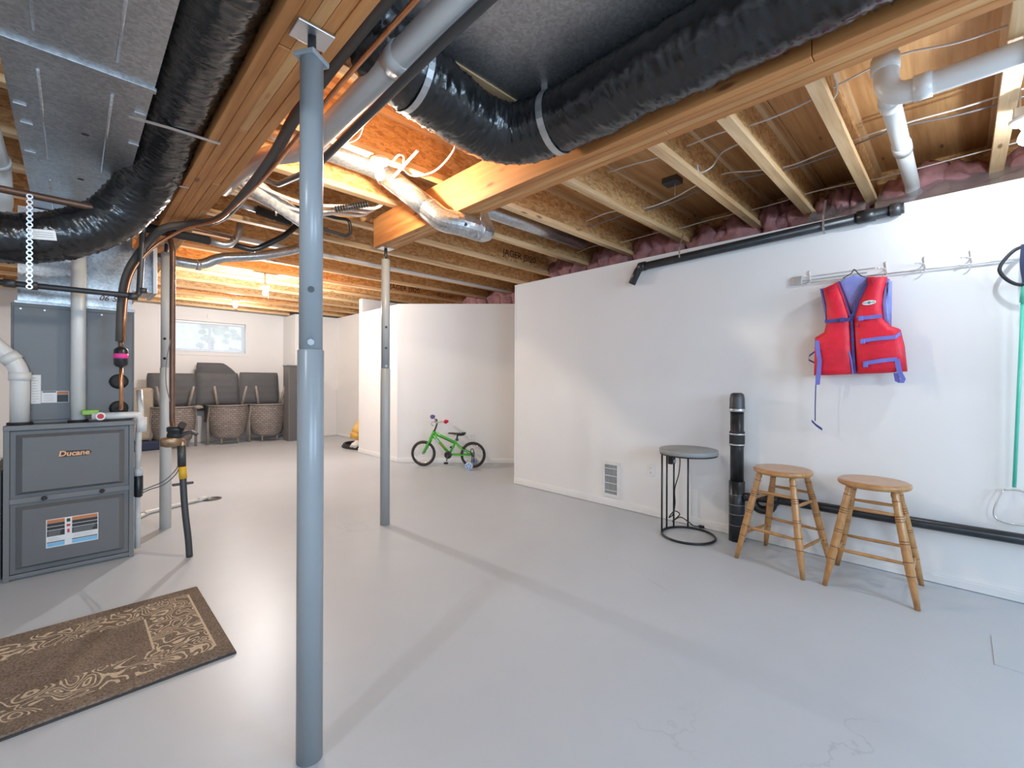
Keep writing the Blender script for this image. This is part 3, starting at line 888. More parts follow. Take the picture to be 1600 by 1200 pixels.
rd = thing('vent_duct', 'round galvanized vent duct dipping under the right-hand beam', 'duct', (1.8, 2.3, 2.1))
P = [(0.66, 2.74, 2.60), (1.42, 2.74, 2.595), (1.535, 2.56, 2.44), (1.665, 2.34, 2.215), (1.79, 2.23, 2.172), (1.97, 2.30, 2.18), (2.13, 2.52, 2.38), (2.25, 2.73, 2.58), (3.74, 2.75, 2.60)]
for nm, ii in (('straight_run', (0, 2)), ('drop_run', (1, 4))):
    pass
MB().tube(fillet([P[0], P[1], (1.50, 2.66, 2.52)], 0.06), 0.066, 24).build('straight_run', 'galvanized_bright', rd)
MB().tube([(1.47, 2.68, 2.54), (1.665, 2.345, 2.225)], 0.068, 24).build('drop_run', 'galvanized_bright', rd)
MB().tube(catmull([(1.625, 2.41, 2.285), (1.675, 2.315, 2.20), (1.76, 2.24, 2.175), (1.90, 2.235, 2.172)], 5), 0.072, 24, smooth=False).build('elbow', 'galvanized_bright', rd)
MB().tube(catmull([(1.87, 2.235, 2.172), (1.98, 2.27, 2.19), (2.06, 2.39, 2.29), (2.15, 2.55, 2.44), (2.27, 2.71, 2.57)], 4), 0.070, 24, smooth=False).build('elbow', 'galvanized_bright', rd)
MB().tube([(2.22, 2.72, 2.575), (3.74, 2.75, 2.602)], 0.066, 24).build('straight_run', 'galvanized_bright', rd)
for c, d in (((1.635, 2.395, 2.272), (0.19, -0.33, -0.31)), ((1.72, 2.27, 2.185), (0.5, -0.45, -0.2)), ((1.895, 2.235, 2.172), (1, 0, 0)), ((1.47, 2.68, 2.54), (0.19, -0.33, -0.31))):
    coupling(rd, c, d, 0.0735, 0.012, 'zinc', 'crimp_band')
dd = Vector((-0.45, -0.85, -0.28)).normalized()
c = Vector((1.775, 2.235, 2.174)) + dd * 0.070
MB().cyl(c, c + dd * 0.003, 0.011, 16).build('plug', 'vent_void', rd)
MB().ribbon([(1.86, 2.16, 2.255), (1.86, 2.157, 2.18), (1.86, 2.19, 2.11), (1.86, 2.22, 2.09)], 0.016, 0.002, (1, 0, 0)).build('hanger_strap', 'galvanized_bright', rd)

# ================================================================== PIPES OVERHEAD
vp = pipe('drain_pipe', 'wide pale grey plastic pipe running overhead past the nearest post', [(0.825, -2.5, 2.345), (0.825, 2.32, 2.325), (0.72, 2.50, 2.335), (0.665, 2.75, 2.34), (0.66, 3.2, 2.36)], 0.047, 'pvc_grey', rad=0.12)
coupling(vp, (0.825, 1.42, 2.328), (0, 1, 0), 0.053, 0.07, 'pvc_grey')
coupling(vp, (0.825, 2.20, 2.325), (0, 1, 0), 0.053, 0.08, 'pvc_grey')
pipe('gas_pipe', 'thin dark steel gas pipe running overhead below the pale drain pipe', [(0.84, -2.5, 2.30), (0.84, 1.17, 2.262), (0.84, 2.25, 2.215), (0.84, 2.75, 2.30), (0.84, 3.1, 2.45)], 0.0165, 'iron_pipe')
pipe('refrigerant_line', 'black foam-wrapped refrigerant line hugging the furnace-side beam', [(0.66, -2.5, 2.33), (0.665, 1.4, 2.325), (0.675, 2.0, 2.31), (0.69, 2.33, 2.258), (0.685, 2.65, 2.225), (0.68, 3.2, 2.20), (0.66, 3.5, 2.225), (0.56, 3.70, 2.235), (0.42, 3.73, 2.19), (0.33, 3.74, 2.04), (0.245, 3.74, 1.86), (0.222, 3.745, 1.66), (0.218, 3.75, 1.42)], 0.024, 'foam_grey', rad=0.15)
pipe('copper_line', 'bare thin copper line following the foam-wrapped refrigerant line', [(0.70, -2.5, 2.285), (0.705, 1.6, 2.28), (0.70, 2.5, 2.215), (0.66, 3.3, 2.18), (0.52, 3.62, 2.18), (0.36, 3.69, 2.03), (0.262, 3.70, 1.85), (0.241, 3.712, 1.66), (0.232, 3.735, 1.42)], 0.009, 'copper', rad=0.15)
# filter drier under the lineset
fd = thing('filter_drier', 'black filter drier with pink band on the copper line', 'filter', (0.222, 3.75, 1.24))
MB().lathe([(0.008, 1.255), (0.026, 1.262), (0.036, 1.275), (0.036, 1.365), (0.026, 1.378), (0.008, 1.388)], Matrix.Translation((0.222, 3.75, 0)), 24).build('canister', 'abs_black', fd)
MB().lathe([(0.0365, 1.312), (0.0365, 1.342)], Matrix.Translation((0.222, 3.75, 0)), 24).build('pink_band', 'label_pink', fd)
MB().cyl((0.222, 3.75, 1.36), (0.220, 3.75, 1.44), 0.013, 14).build('upper_fitting', 'brown_pipe', fd)
pipe('copper_line', 'short copper line from the filter drier into the coil cabinet', [(0.222, 3.75, 1.262), (0.225, 3.76, 1.1), (0.226, 3.78, 0.99), (0.228, 3.998, 0.985)], 0.0095, 'copper', rad=0.03)
for zz in (1.165, 0.985):
    tag(MB().lathe([(0.02, 0), (0.045, 0.004), (0.05, 0.012), (0.03, 0.018)], Matrix.Translation((0.226, 4.0, zz)) @ Matrix.Rotation(PI / 2, 4, 'X'), 20).build('rubber_grommet', 'rubber'),
        'black rubber grommet on the coil cabinet %s the copper line' % ('behind' if zz > 1.1 else 'at the end of'), 'grommet')
# black iron pipe in front of the plenum, hung on perforated strap
ip = pipe('gas_pipe', 'black iron gas pipe crossing in front of the plenum', [(-1.5, 3.66, 1.70), (0.305, 3.70, 1.71), (0.325, 3.70, 2.20), (0.33, 3.70, 2.24)], 0.0165, 'iron_pipe', rad=0.04)
for x in (-0.245, -0.16, 0.275):
    coupling(ip, (x, 3.68 + (x + 0.3) * 0.03, 1.706), (1, 0.02, 0), 0.0235, 0.045, 'iron_pipe')
coupling(ip, (0.323, 3.70, 1.75), (0, 0, 1), 0.0235, 0.03, 'iron_pipe')
ps = thing('perforated_strap', 'perforated metal strap hanging in front of the black duct', 'strap', (-0.142, 3.075, 1.60))
for i in range(17):
    z = 1.612 + i * 0.0265
    MB().lathe([(0.0062, -0.001), (0.0118, -0.001), (0.0118, 0.001), (0.0062, 0.001), (0.0062, -0.001)], Matrix.Translation((-0.142, 3.075, z)) @ Matrix.Rotation(PI / 2, 4, 'X'), 14, False, False).build('link', 'zinc', ps)
    if i < 16: MB().box((-0.148, 3.074, z + 0.009), (-0.136, 3.076, z + 0.0175)).build('web', 'zinc', ps)
pipe('copper_pipe', 'brown copper water pipe crossing under the trunk duct', [(-1.6, 3.10, 2.055), (0.10, 3.10, 2.05), (0.16, 3.12, 2.05)], 0.017, 'brown_pipe')
# white PVC vents on the furnace
def pvc_pipe(label, pts, r, joints, group='white PVC vent pipes', base=None):
    p = pipe('vent_pipe', label, pts, r, 'pvc', group=group, rad=0.075)
    for c, d in joints: coupling(p, c, d, r + 0.006, 0.05, 'pvc', 'joint')
    if base: MB().lathe([(r + 0.012, 0), (r + 0.012, 0.014), (r + 0.004, 0.016)], Matrix.Translation(base), 22).build('rubber_collar', 'rubber', p)
    return p
pvc_pipe('white PVC pipe angling off the top left of the furnace', [(-0.219, 3.945, 0.92), (-0.219, 3.945, 1.255), (-0.36, 3.945, 1.43), (-1.2, 3.945, 2.0)], 0.042,
         [((-0.219, 3.945, 1.195), (0, 0, 1)), ((-0.258, 3.945, 1.303), (-0.141, 0, 0.175))], base=(-0.219, 3.945, 0.907))
pvc_pipe('white PVC pipe rising straight up from the furnace top', [(0.030, 3.94, 0.92), (0.030, 3.94, 2.20)], 0.036, [], base=(0.030, 3.94, 0.907))
pvc_pipe('white PVC pipe running beside the trunk duct overhead', [(-0.262, -2.5, 2.30), (-0.262, 3.42, 2.24), (-0.262, 3.55, 2.05), (-0.5, 3.62, 1.92), (-1.4, 3.62, 1.9)], 0.044,
         [((-0.262, 2.62, 2.255), (0, 1, 0)), ((-0.262, 3.30, 2.242), (0, 1, 0))])

# plumbing cluster behind the furnace-side beam
pipe('water_pipe', 'brown copper pipe rising from the water meter beside the white post', [(0.486, 3.70, 0.83), (0.483, 3.75, 0.90), (0.483, 3.75, 2.06), (0.47, 3.85, 2.20)], 0.0165, 'brown_pipe', rad=0.03)
pipe('water_pipe', 'black foam-wrapped horizontal pipe behind the furnace-side beam', [(0.30, 4.02, 2.245), (0.74, 4.02, 2.235)], 0.032, 'foam_black')
pipe('water_pipe', 'grey horizontal pipe end beyond the black foam-wrapped pipe', [(0.74, 4.02, 2.235), (0.86, 4.02, 2.22), (0.93, 4.04, 2.30), (0.95, 4.05, 2.42)], 0.026, 'zinc')
pipe('water_pipe', 'copper pipe above the black foam-wrapped pipe', [(0.30, 3.96, 2.30), (0.90, 3.96, 2.275)], 0.012, 'brown_pipe')
rp = pipe('round_duct', 'slim round metal duct crossing below the joists beyond the meter', [(0.40, 4.55, 2.16), (0.78, 4.55, 2.15), (0.90, 4.52, 2.235), (1.22, 4.50, 2.31), (1.55, 4.50, 2.44), (1.75, 4.50, 2.62)], 0.042, 'galvanized_bright', cat='duct', rad=0.1)
coupling(rp, (0.76, 4.55, 2.152), (1, 0, 0), 0.046, 0.03, 'zinc')
fs_ = pipe('water_pipe', 'thick black foam sleeve on a pipe among the joists', [(0.98, 3.70, 2.45), (1.22, 3.70, 2.42)], 0.034, 'foam_black')
MB().ribbon([(1.10, 3.655, 2.50), (1.10, 3.664, 2.43), (1.10, 3.70, 2.40), (1.10, 3.736, 2.43), (1.10, 3.745, 2.50)], 0.014, 0.0015, (1, 0, 0)).build('pipe_strap', 'zinc', fs_)
pipe('water_pipe', 'short pale pipe stub in the black foam sleeve', [(0.84, 3.70, 2.46), (0.98, 3.70, 2.45)], 0.022, 'zinc')
pipe('drain_pipe', 'dark sloping drain arm among the joists left of the post', [(0.88, 4.08, 2.26), (1.06, 4.08, 2.24), (1.28, 4.06, 2.40), (1.42, 4.05, 2.56)], 0.024, 'abs_black')
pipe('water_pipe', 'long white plastic pipe strapped under the joists toward the diagonal wall', [(0.85, 4.66, 2.480), (4.60, 4.66, 2.4805)], 0.020, 'pvc')
wr = MB()
pp = [(0.73, 3.2, 2.475), (0.86, 3.27, 2.445), (1.02, 3.35, 2.41), (1.22, 3.46, 2.37), (1.36, 3.55, 2.36)]
wr.tube(catmull(pp, 6), 0.055, 16)
V = []
for p in wr.v:
    k = noise.noise(Vector(p) * 22) * 0.008
    V.append((p[0] + k, p[1] + k, p[2] + k * 1.3))
wr.v = V
tag(wr.build('wrapped_pipe', 'wrap_white'), 'fuzzy white insulated pipe slanting behind the nearest post', 'pipe')
for i, (yy, sag, lb) in enumerate(((3.20, 0.03, 'upper'), (3.30, 0.05, 'middle'), (3.40, 0.055, 'lower'))):
    p = catmull([(0.66, yy - 0.12, 2.47), (0.85, yy, 2.455 - sag * 0.5), (1.15, yy + 0.02, 2.44 - sag), (1.45, yy - 0.03, 2.46), (1.62, yy - 0.10, 2.475), (1.70, yy - 0.14, 2.56)], 6)
    tag(MB().tube(p, 0.0115, 10).build('water_tube', 'pex_white'), 'white plastic water tube, %s of three sagging behind the nearest post' % lb, 'pipe')
# ribbed black hose holder and black loop right of the post
rh = thing('ribbed_tube', 'ribbed blue-black tube hanging slanted under the bulb', 'tube', (1.5, 3.2, 2.44))
a, b = Vector((1.335, 3.15, 2.40)), Vector((1.56, 3.10, 2.49))
MB().cyl(a, b, 0.014, 14).build('core', 'abs_black', rh)
for i in range(13):
    c = a.lerp(b, (i + 0.5) / 13); d = (b - a).normalized()
    MB().cyl(c - d * 0.004, c + d * 0.004, 0.022, 14).build('rib', 'iron_pipe', rh)
pipe('drain_pipe', 'black pipe loop hanging below the joists beside the beam end', [(1.15, 3.50, 2.475), (1.50, 3.50, 2.47), (1.60, 3.50, 2.485), (1.615, 3.50, 2.39), (1.59, 3.50, 2.345), (1.40, 3.50, 2.355), (1.15, 3.50, 2.36)], 0.013, 'abs_black', rad=0.04)
# right-hand plumbing: white drain above the wall
bp = pipe('drain_pipe', 'large white drain pipe with elbow crossing the joists at upper right', [(2.585, -2.5, 2.446), (2.585, 0.235, 2.446), (2.585, 0.24, 2.78)], 0.046, 'pvc', rad=0.09)
coupling(bp, (2.585, 0.115, 2.446), (0, 1, 0), 0.053, 0.06, 'pvc'); coupling(bp, (2.585, 0.24, 2.60), (0, 0, 1), 0.053, 0.06, 'pvc')
coupling(bp, (2.585, -0.23, 2.446), (0, 1, 0), 0.053, 0.12, 'pvc')
br = pipe('drain_pipe', 'white branch pipe in the joist bay dropping to the right wall', [(2.66, 0.245, 2.545), (4.10, 0.235, 2.535), (4.22, 0.235, 2.45)], 0.040, 'pvc')
coupling(br, (2.84, 0.244, 2.544), (1, 0, 0), 0.046, 0.06, 'pvc'); coupling(br, (3.42, 0.24, 2.54), (1, 0, 0), 0.046, 0.10, 'pvc')
# capped vent in the bay
t = thing('round_vent', 'dark round plastic vent in the joist bay over the wall', 'vent', (4.20, 0.08, 2.40))
MB().lathe([(0.07, 0), (0.085, 0.02), (0.085, 0.05), (0.05, 0.075)], Matrix.Translation((4.22, 0.08, 2.46)) @ Matrix.Rotation(-PI / 2, 4, 'Y'), 22).build('cap', 'abs_black', t)

# black pipe along the top of the right wall
wp = pipe('drain_pipe', 'black plastic drain pipe strapped along the top of the right wall', [(3.565, 2.075, 2.05), (3.565, 2.00, 2.185), (3.565, 0.24, 2.232)], 0.033, 'abs_black', rad=0.045)
coupling(wp, (3.565, 0.42, 2.228), (0, 1, -0.02), 0.041, 0.09, 'abs_black'); coupling(wp, (3.565, 0.28, 2.231), (0, 1, -0.02), 0.040, 0.05, 'iron_pipe')
coupling(wp, (3.565, 1.97, 2.188), (0, 1, -0.02), 0.040, 0.06, 'abs_black')
for y in (0.64, 1.62):
    MB().ribbon([(3.60, y, 2.40), (3.53, y, 2.28), (3.527, y, 2.20), (3.56, y, 2.165)], 0.012, 0.0015, (0, 1, 0)).build('pipe_strap', 'zinc', wp)

# ================================================================== CEILING DETAILS
# insulation batts packed into the joist ends
ORD = ['first', 'second', 'third', 'fourth', 'fifth', 'sixth', 'seventh', 'eighth', 'ninth', 'tenth', 'eleventh', 'twelfth']
gaps = list(zip(JY[:-1], JY[1:]))
nr = nd = 0
for i, (a, b) in enumerate(gaps):
    c = (a + b) / 2; w = (b - a) / 2
    if not (-0.8 < c < 6.1): continue
    over = c > 3.4
    xo = 4.96 if over else 4.36
    xm = MB()
    for k in range(3):
        xm.blob((xo - 0.09 + random.uniform(-0.05, 0.03), c + (k - 1) * w * 0.5, 2.44 + random.uniform(-0.02, 0.08)), (0.13, w * 0.46, 0.20), i * 5 + k, 0.55, 3, 2.2)
    if over:
        lbl = 'pink insulation above the diagonal wall, %s joist bay back from the wall corner' % ORD[nd]; nd += 1
    else:
        lbl = 'pink insulation above the right wall, %s joist bay from the right edge' % ORD[nr]; nr += 1
    tag(xm.build('insulation_batt', 'insulation_pink'), lbl, 'insulation', 'pink insulation batts')
# torn plastic vapour sheet over the nearest bays
def sheet_obj(y0, y1, seed, label):
    nx, ny = 18, 22
    vs = []; fs = []
    for i in range(nx + 1):
        for j in range(ny + 1):
            u, v = i / nx, j / ny
            y = y0 + (y1 - y0) * v
            x = 3.80 + 0.50 * u
            z = 2.29 + 0.34 * u + 0.05 * noise.noise(Vector((u * 4, v * 5, seed))) + 0.025 * noise.noise(Vector((u * 6, v * 16, seed + 3)))
            vs.append((x, y, z))
    for i in range(nx):
        for j in range(ny):
            k = i * (ny + 1) + j
            fs.append((k, k + 1, k + ny + 2, k + ny + 1))
    m_ = MB(); m_.add(vs, fs, True)
    return tag(m_.build('vapour_sheet', 'poly_sheet'), label, 'plastic sheet')
sheet_obj(-0.72, 0.42, 2.0, 'crumpled clear plastic vapour sheet above the wall at far right')
sheet_obj(0.47, 0.83, 9.0, 'crumpled clear plastic vapour sheet between the second and third joists')

# cables stapled through the joists
def cable(label, pts, r=0.0042, mat='cable_white', cat='cable', n=8, name='electrical_cable'):
    return tag(MB().tube(catmull(pts, n), r, 8).build(name, mat), label, cat)
def yrun(x, z, ys_, amp, seed):
    out = []
    for i, y in enumerate(ys_):
        out.append((x + amp * noise.noise(Vector((y * 2, seed, 0))), y, z + amp * noise.noise(Vector((y * 2, seed, 5)))))
    return out
YS = [-0.8 + 0.2 * i for i in range(20)]
cable('white cable threaded through the joist webs above the wall edge', yrun(3.98, 2.60, YS, 0.05, 1))
cable('pair of white cables threaded through joist webs at mid bay, upper one', yrun(3.36, 2.64, YS, 0.06, 2), 0.005)
cable('pair of cables threaded through joist webs at mid bay, darker one', yrun(3.38, 2.615, YS, 0.05, 3), 0.005, 'cable_grey')
cable('white cable sagging between joists nearest the right-hand beam', yrun(2.74, 2.66, YS[:14], 0.09, 4), 0.005)
cable('white cable loop hanging off a joist web near the middle bay', [(3.02, 0.95, 2.70), (2.98, 1.08, 2.66), (2.90, 1.12, 2.55), (2.88, 1.19, 2.53), (2.87, 1.20, 2.58)], 0.005)
cable('white cable looping beside the white elbow at upper right', [(2.36, 0.50, 2.74), (2.44, 0.44, 2.68), (2.62, 0.42, 2.60), (2.70, 0.47, 2.57), (2.78, 0.50, 2.60)], 0.005)
cable('white cable drooping across the plywood at the top right', [(2.10, -0.14, 2.70), (2.16, 0.02, 2.70), (2.2, 0.12, 2.66), (2.30, -0.02, 2.66), (2.42, -0.12, 2.60), (2.45, -0.20, 2.55)], 0.006)
# cables round the bulb
cable('white cable hooping between joists right of the lit bulb', [(1.375, 2.43, 2.492), (1.351, 2.314, 2.494), (1.382, 2.304, 2.494), (1.462, 2.435, 2.492), (1.561, 2.469, 2.492), (1.614, 2.318, 2.494), (1.556, 2.057, 2.50), (1.54, 2.0, 2.58)], 0.006)
cable('white cable rising to the joist left of the lit bulb', [(1.07, 2.43, 2.50), (1.12, 2.34, 2.52), (1.11, 2.24, 2.60), (1.10, 2.15, 2.70)], 0.005)
tag(MB().box((-0.25, -0.008, -0.004), (0.25, 0.008, 0.004), 0.002, Matrix.Translation((1.419, 2.388, 2.468)) @ Matrix.Rotation(math.radians(79.7), 4, 'Z')).build('plastic_strip', 'white_plastic'),
    'white plastic strip slanting beside the lit bulb', 'strip')
# junction box and pull cord
jb = thing('junction_box', 'small dark junction box with cables in a joist bay', 'electrical box', (3.2, 1.54, 2.66))
MB().box((3.14, 1.46, 2.655), (3.24, 1.58, 2.70), 0.004, None).build('box', 'iron_pipe', jb)
MB().cyl((3.19, 1.50, 2.66), (3.19, 1.50, 2.56), 0.0015, 6).build('pull_cord', 'cable_white', jb)

# --- bare-bulb lamp holders
emitter('bulb_warm', (1.0, 0.86, 0.66), 60)
emitter('bulb_cool', (0.86, 0.93, 1.0), 50)
def lamp(key, label):
    (x, y, z), watts, colr = BULBS[key]
    t = thing('bulb_lampholder', label, 'lamp', (x, y, z), group='bare bulb lamp holders')
    T = Matrix.Translation((x, y, z))
    if key == 'D':
        MB().box((x - 0.05, y - 0.045, z), (x + 0.05, y + 0.045, z + 0.045), 0.004).build('mounting_box', 'zinc', t)
        MB().box((x - 0.012, y + 0.018, z + 0.04), (x + 0.012, y + 0.023, 2.54), 0.001).build('mounting_strap', 'zinc', t)
    if key == 'B':
        MB().cyl((x, y, z), (x, y, ZJ), 0.011, 14).build('drop_stem', 'porcelain', t)
        MB().cyl((x + 0.03, y - 0.03, z - 0.02), (x + 0.03, y - 0.03, z - 0.20), 0.002, 6).build('pull_chain', 'cable_white', t)
    MB().lathe([(0.058, 0.0), (0.058, -0.010), (0.048, -0.020), (0.028, -0.026), (0.022, -0.040), (0.018, -0.041)], T, 28).build('porcelain_base', 'porcelain', t)
    MB().lathe([(0.010, -0.036), (0.013, -0.045), (0.020, -0.060), (0.028, -0.078), (0.030, -0.092), (0.026, -0.108), (0.015, -0.119), (0.002, -0.122)], T, 24).build('bulb', 'bulb_cool' if key in 'DE' else 'bulb_warm', t)
    L = bpy.data.lights.new('bulb_light', 'POINT'); L.energy = watts; L.color = colr; L.shadow_soft_size = 0.018
    lo = bpy.data.objects.new('bulb_light', L); COL.objects.link(lo); lo.parent = t; lo.location = (0, 0, -0.09)
lamp('A', 'lit bare bulb in white lamp holder beside the right-hand beam')
lamp('B', 'lit bare bulb in the far room, nearer of two')
lamp('C', 'lit bare bulb in the far room, closest to the window')
lamp('D', 'lit bare bulb on the joist at the right edge above the wall')
lamp('E', 'lit bare bulb on the joist left of the trunk duct')

# ================================================================== FURNACE
fx0, fx1, fy0, fy1, fz1 = -0.276, 0.293, 3.875, 4.68, 0.905
fu = thing('furnace', 'grey gas furnace with two raised door panels on the floor', 'furnace', ((fx0 + fx1) / 2, (fy0 + fy1) / 2, 0))
MB().box((fx0, fy0 + 0.02, 0.0), (fx1, fy1, fz1)).build('cabinet', 'furnace_paint', fu)
m = MB()
m.box((fx0 - 0.004, fy0, 0.0), (fx0 + 0.022, fy0 + 0.03, fz1), 0.003); m.box((fx1 - 0.022, fy0, 0.0), (fx1 + 0.004, fy0 + 0.03, fz1), 0.003)
m.box((fx0 - 0.004, fy0 - 0.012, fz1 - 0.028), (fx1 + 0.008, fy0 + 0.03, fz1 + 0.002), 0.003); m.box((fx0 + 0.02, fy0, 0.012), (fx1 - 0.02, fy0 + 0.03, 0.035), 0.003)
m.build('frame', 'furnace_frame', fu)
def door(name, z0, z1):
    d = MB()
    d.box((fx0 + 0.024, fy0 + 0.004, z0), (fx1 - 0.024, fy0 + 0.02, z1))
    xa, xb = fx0 + 0.045, fx1 - 0.045
    za, zb = z0 + 0.025, z1 - 0.02
    # raised pillow panel: chamfered frustum
    o = [(xa, za), (xb, za), (xb, zb), (xa, zb)]
    i_ = [(xa + 0.028, za + 0.018), (xb - 0.028, za + 0.018), (xb - 0.028, zb - 0.018), (xa + 0.028, zb - 0.018)]
    d.add([(x, fy0 + 0.004, z) for x, z in o] + [(x, fy0 - 0.026, z) for x, z in i_], [(0, 1, 5, 4), (1, 2, 6, 5), (2, 3, 7, 6), (3, 0, 4, 7), (4, 5, 6, 7)])
    return d.build(name, 'furnace_paint', fu)
dup = door('upper_door', 0.475, 0.872)
dlo = door('lower_door', 0.04, 0.450)
m = MB(); m.box((fx0 + 0.02, fy0 - 0.006, 0.448), (fx1 - 0.02, fy0 + 0.02, 0.480), 0.003); m.build('door_rail', 'furnace_frame', fu)
for x in (-0.115, 0.14):
    MB().lathe([(0.012, 0), (0.013, 0.01), (0.009, 0.016)], Matrix.Translation((x, fy0 - 0.006, 0.466)) @ Matrix.Rotation(PI / 2, 4, 'X'), 16).build('door_knob', 'black_plastic', fu)
# badge
yb = fy0 - 0.026
FRM = lambda a, b, c: Vector((a, yb - c, b))
bd = MB(); bd.prism([(-0.052, 0.705), (0.072, 0.705), (0.092, 0.724), (0.080, 0.738), (-0.040, 0.742)], 0.0, 0.004, FRM)
bd = bd.build('badge', 'label_dark', dup)
text_mesh('Ducane', 0.044, 0.0008, axes((0.012, yb - 0.005, 0.724), (1, 0, 0), (0, 0, 1), (0, -1, 0)), 'badge_lettering', 'badge_copper', dup, shear=0.15, bold=0.0012)
# warning label on the lower door
def rect(parent, name, mat, x0, z0, x1, z1, d):
    return MB().box((x0, yb - d - 0.0006, z0), (x1, yb - d, z1)).build(name, mat, parent)
LX0, LX1, LZ0, LZ1 = -0.107, 0.122, 0.165, 0.335
lb = rect(dlo, 'warning_label', 'label_white', LX0, LZ0, LX1, LZ1, 0.0)
xc0, xc1 = -0.028, 0.004
for a, b in ((LX0 + 0.004, xc0), (xc1, LX1 - 0.004)):
    rect(lb, 'orange_bar', 'label_orange', a, 0.312, b, 0.331, 0.0007)
    rect(lb, 'dark_block', 'label_dark', a, 0.292, b, 0.311, 0.0007)
    rect(lb, 'dark_block', 'label_dark', a, 0.270, b, 0.289, 0.0007)
    rect(lb, 'dark_block', 'label_dark', a, 0.232, b, 0.267, 0.0007)
    for k in range(5):
        rect(lb, 'print_line', 'label_grey', a + 0.005, 0.236 + k * 0.0062, a + (b - a) * random.uniform(0.7, 0.95), 0.2375 + k * 0.0062, 0.0014)
    for k in range(3):
        rect(lb, 'print_line', 'label_grey', a + 0.005, 0.207 + k * 0.007, a + (b - a) * random.uniform(0.6, 0.95), 0.2085 + k * 0.007, 0.0007)
    rect(lb, 'blue_bar', 'label_blue', a, 0.170, b, 0.192, 0.0007)
    rect(lb, 'dark_rule', 'label_dark', a, 0.194, b, 0.199, 0.0007)
rect(lb, 'pictogram', 'label_dark', -0.020, 0.306, -0.004, 0.326, 0.0007)
rect(lb, 'pictogram', 'label_red', -0.020, 0.278, -0.004, 0.292, 0.0007)
rect(lb, 'pictogram', 'label_red', -0.017, 0.240, -0.007, 0.262, 0.0007)
# coil cabinet on top
cx0, cx1, cy0, cz1 = -0.260, 0.305, 4.0, 1.640
cc = thing('coil_cabinet', 'dark grey coil cabinet standing on the furnace', 'cabinet', (0.02, 4.24, fz1))
MB().box((cx0, cy0, fz1), (cx1, 4.62, cz1), 0.004).build('cabinet', 'coil_paint', cc)
MB().box((cx0 + 0.01, cy0 - 0.006, fz1 + 0.02), (cx1 - 0.075, cy0, cz1 - 0.02), 0.003).build('front_panel', 'coil_paint', cc)
MB().box((cx1 - 0.07, cy0 - 0.006, fz1 + 0.02), (cx1 - 0.01, cy0, cz1 - 0.02), 0.003).build('side_panel', 'coil_paint', cc)
for x in (-0.22, -0.12, 0.05, 0.14, 0.26):
    MB().lathe([(0.006, 0), (0.005, 0.004)], Matrix.Translation((x, cy0 - 0.006, cz1 - 0.035)) @ Matrix.Rotation(PI / 2, 4, 'X'), 8).build('screw', 'zinc', cc)
yb = cy0 - 0.006
s = rect(cc, 'sticker', 'label_white', -0.176, 1.028, -0.135, 1.205, 0.0)
for k in range(10): rect(s, 'print_line', 'label_grey', -0.171, 1.04 + k * 0.016, -0.171 + random.uniform(0.015, 0.03), 1.043 + k * 0.016, 0.0007)
s = rect(cc, 'sticker', 'label_white', -0.133, 1.032, -0.012, 1.105, 0.0)
rect(s, 'orange_bar', 'label_orange', -0.065, 1.084, -0.015, 1.102, 0.0007); rect(s, 'dark_block', 'label_dark', -0.065, 1.035, -0.015, 1.082, 0.0007)
rect(s, 'dark_rule', 'label_dark', -0.128, 1.096, -0.070, 1.103, 0.0007)
for k in range(6): rect(s, 'print_line', 'label_grey', -0.122, 1.042 + k * 0.008, -0.080, 1.0435 + k * 0.008, 0.0007)
# return-air drop at the far left of the furnace
t = thing('return_duct', 'galvanized return duct at the left side of the furnace', 'duct', (-0.6, 4.2, 0))
MB().box((-0.95, 3.98, 0.02), (-0.315, 4.55, 0.62)).build('box', 'galvanized', t)
MB().box((-0.335, 3.96, 0.0), (-0.290, 4.57, 0.64), 0.003).build('flange', 'iron_pipe', t)
# flexible drain hose on the left side
tag(MB().tube(catmull([(-0.33, 3.86, 1.02), (-0.32, 3.84, 0.90), (-0.325, 3.83, 0.74), (-0.36, 3.83, 0.66), (-0.45, 3.84, 0.62)], 6), 0.017, 12).build('drain_hose', 'rubber'), 'black corrugated hose at the left edge of the furnace', 'hose')

# condensate piping on the right side of the furnace
cp = thing('condensate_pipe', 'white plastic condensate pipe on the right side of the furnace', 'pipe', (0.33, 3.9, 0.0))
MB().tube(fillet([(0.09, 3.855, 0.945), (0.315, 3.855, 0.945), (0.335, 3.86, 0.90), (0.335, 3.865, 0.83)], 0.03), 0.021, 16).build('upper_arm', 'pvc', cp)
MB().cyl((0.335, 3.862, 0.925), (0.335, 3.866, 0.83), 0.027, 18).build('trap_bowl', 'pvc', cp)
MB().tube(fillet([(0.335, 4.02, 1.10), (0.335, 3.93, 0.96), (0.325, 3.95, 0.80), (0.322, 3.95, 0.55)], 0.03), 0.018, 14).build('down_pipe', 'pvc', cp)
MB().lathe([(0.024, 0.52), (0.028, 0.545), (0.024, 0.57), (0.012, 0.58)], Matrix.Translation((0.325, 3.95, 0)), 18).build('cap', 'pvc', cp)
MB().lathe([(0.016, 0.375), (0.024, 0.385), (0.026, 0.42), (0.026, 0.52), (0.022, 0.525)], Matrix.Translation((0.325, 3.95, 0)), 18).build('check_valve', 'abs_black', cp)
MB().cyl((0.322, 3.95, 0.38), (0.322, 3.95, 0.03), 0.017, 14).build('lower_pipe', 'pvc', cp)
t = tag(MB().lathe([(0.024, 0), (0.026, 0.012), (0.021, 0.016)], Matrix.Translation((0.13, 3.834, 0.945)) @ Matrix.Rotation(PI / 2, 4, 'X'), 22).build('drain_plug', 'white_plastic'),
        'round red-centred plug on the condensate pipe', 'plug')
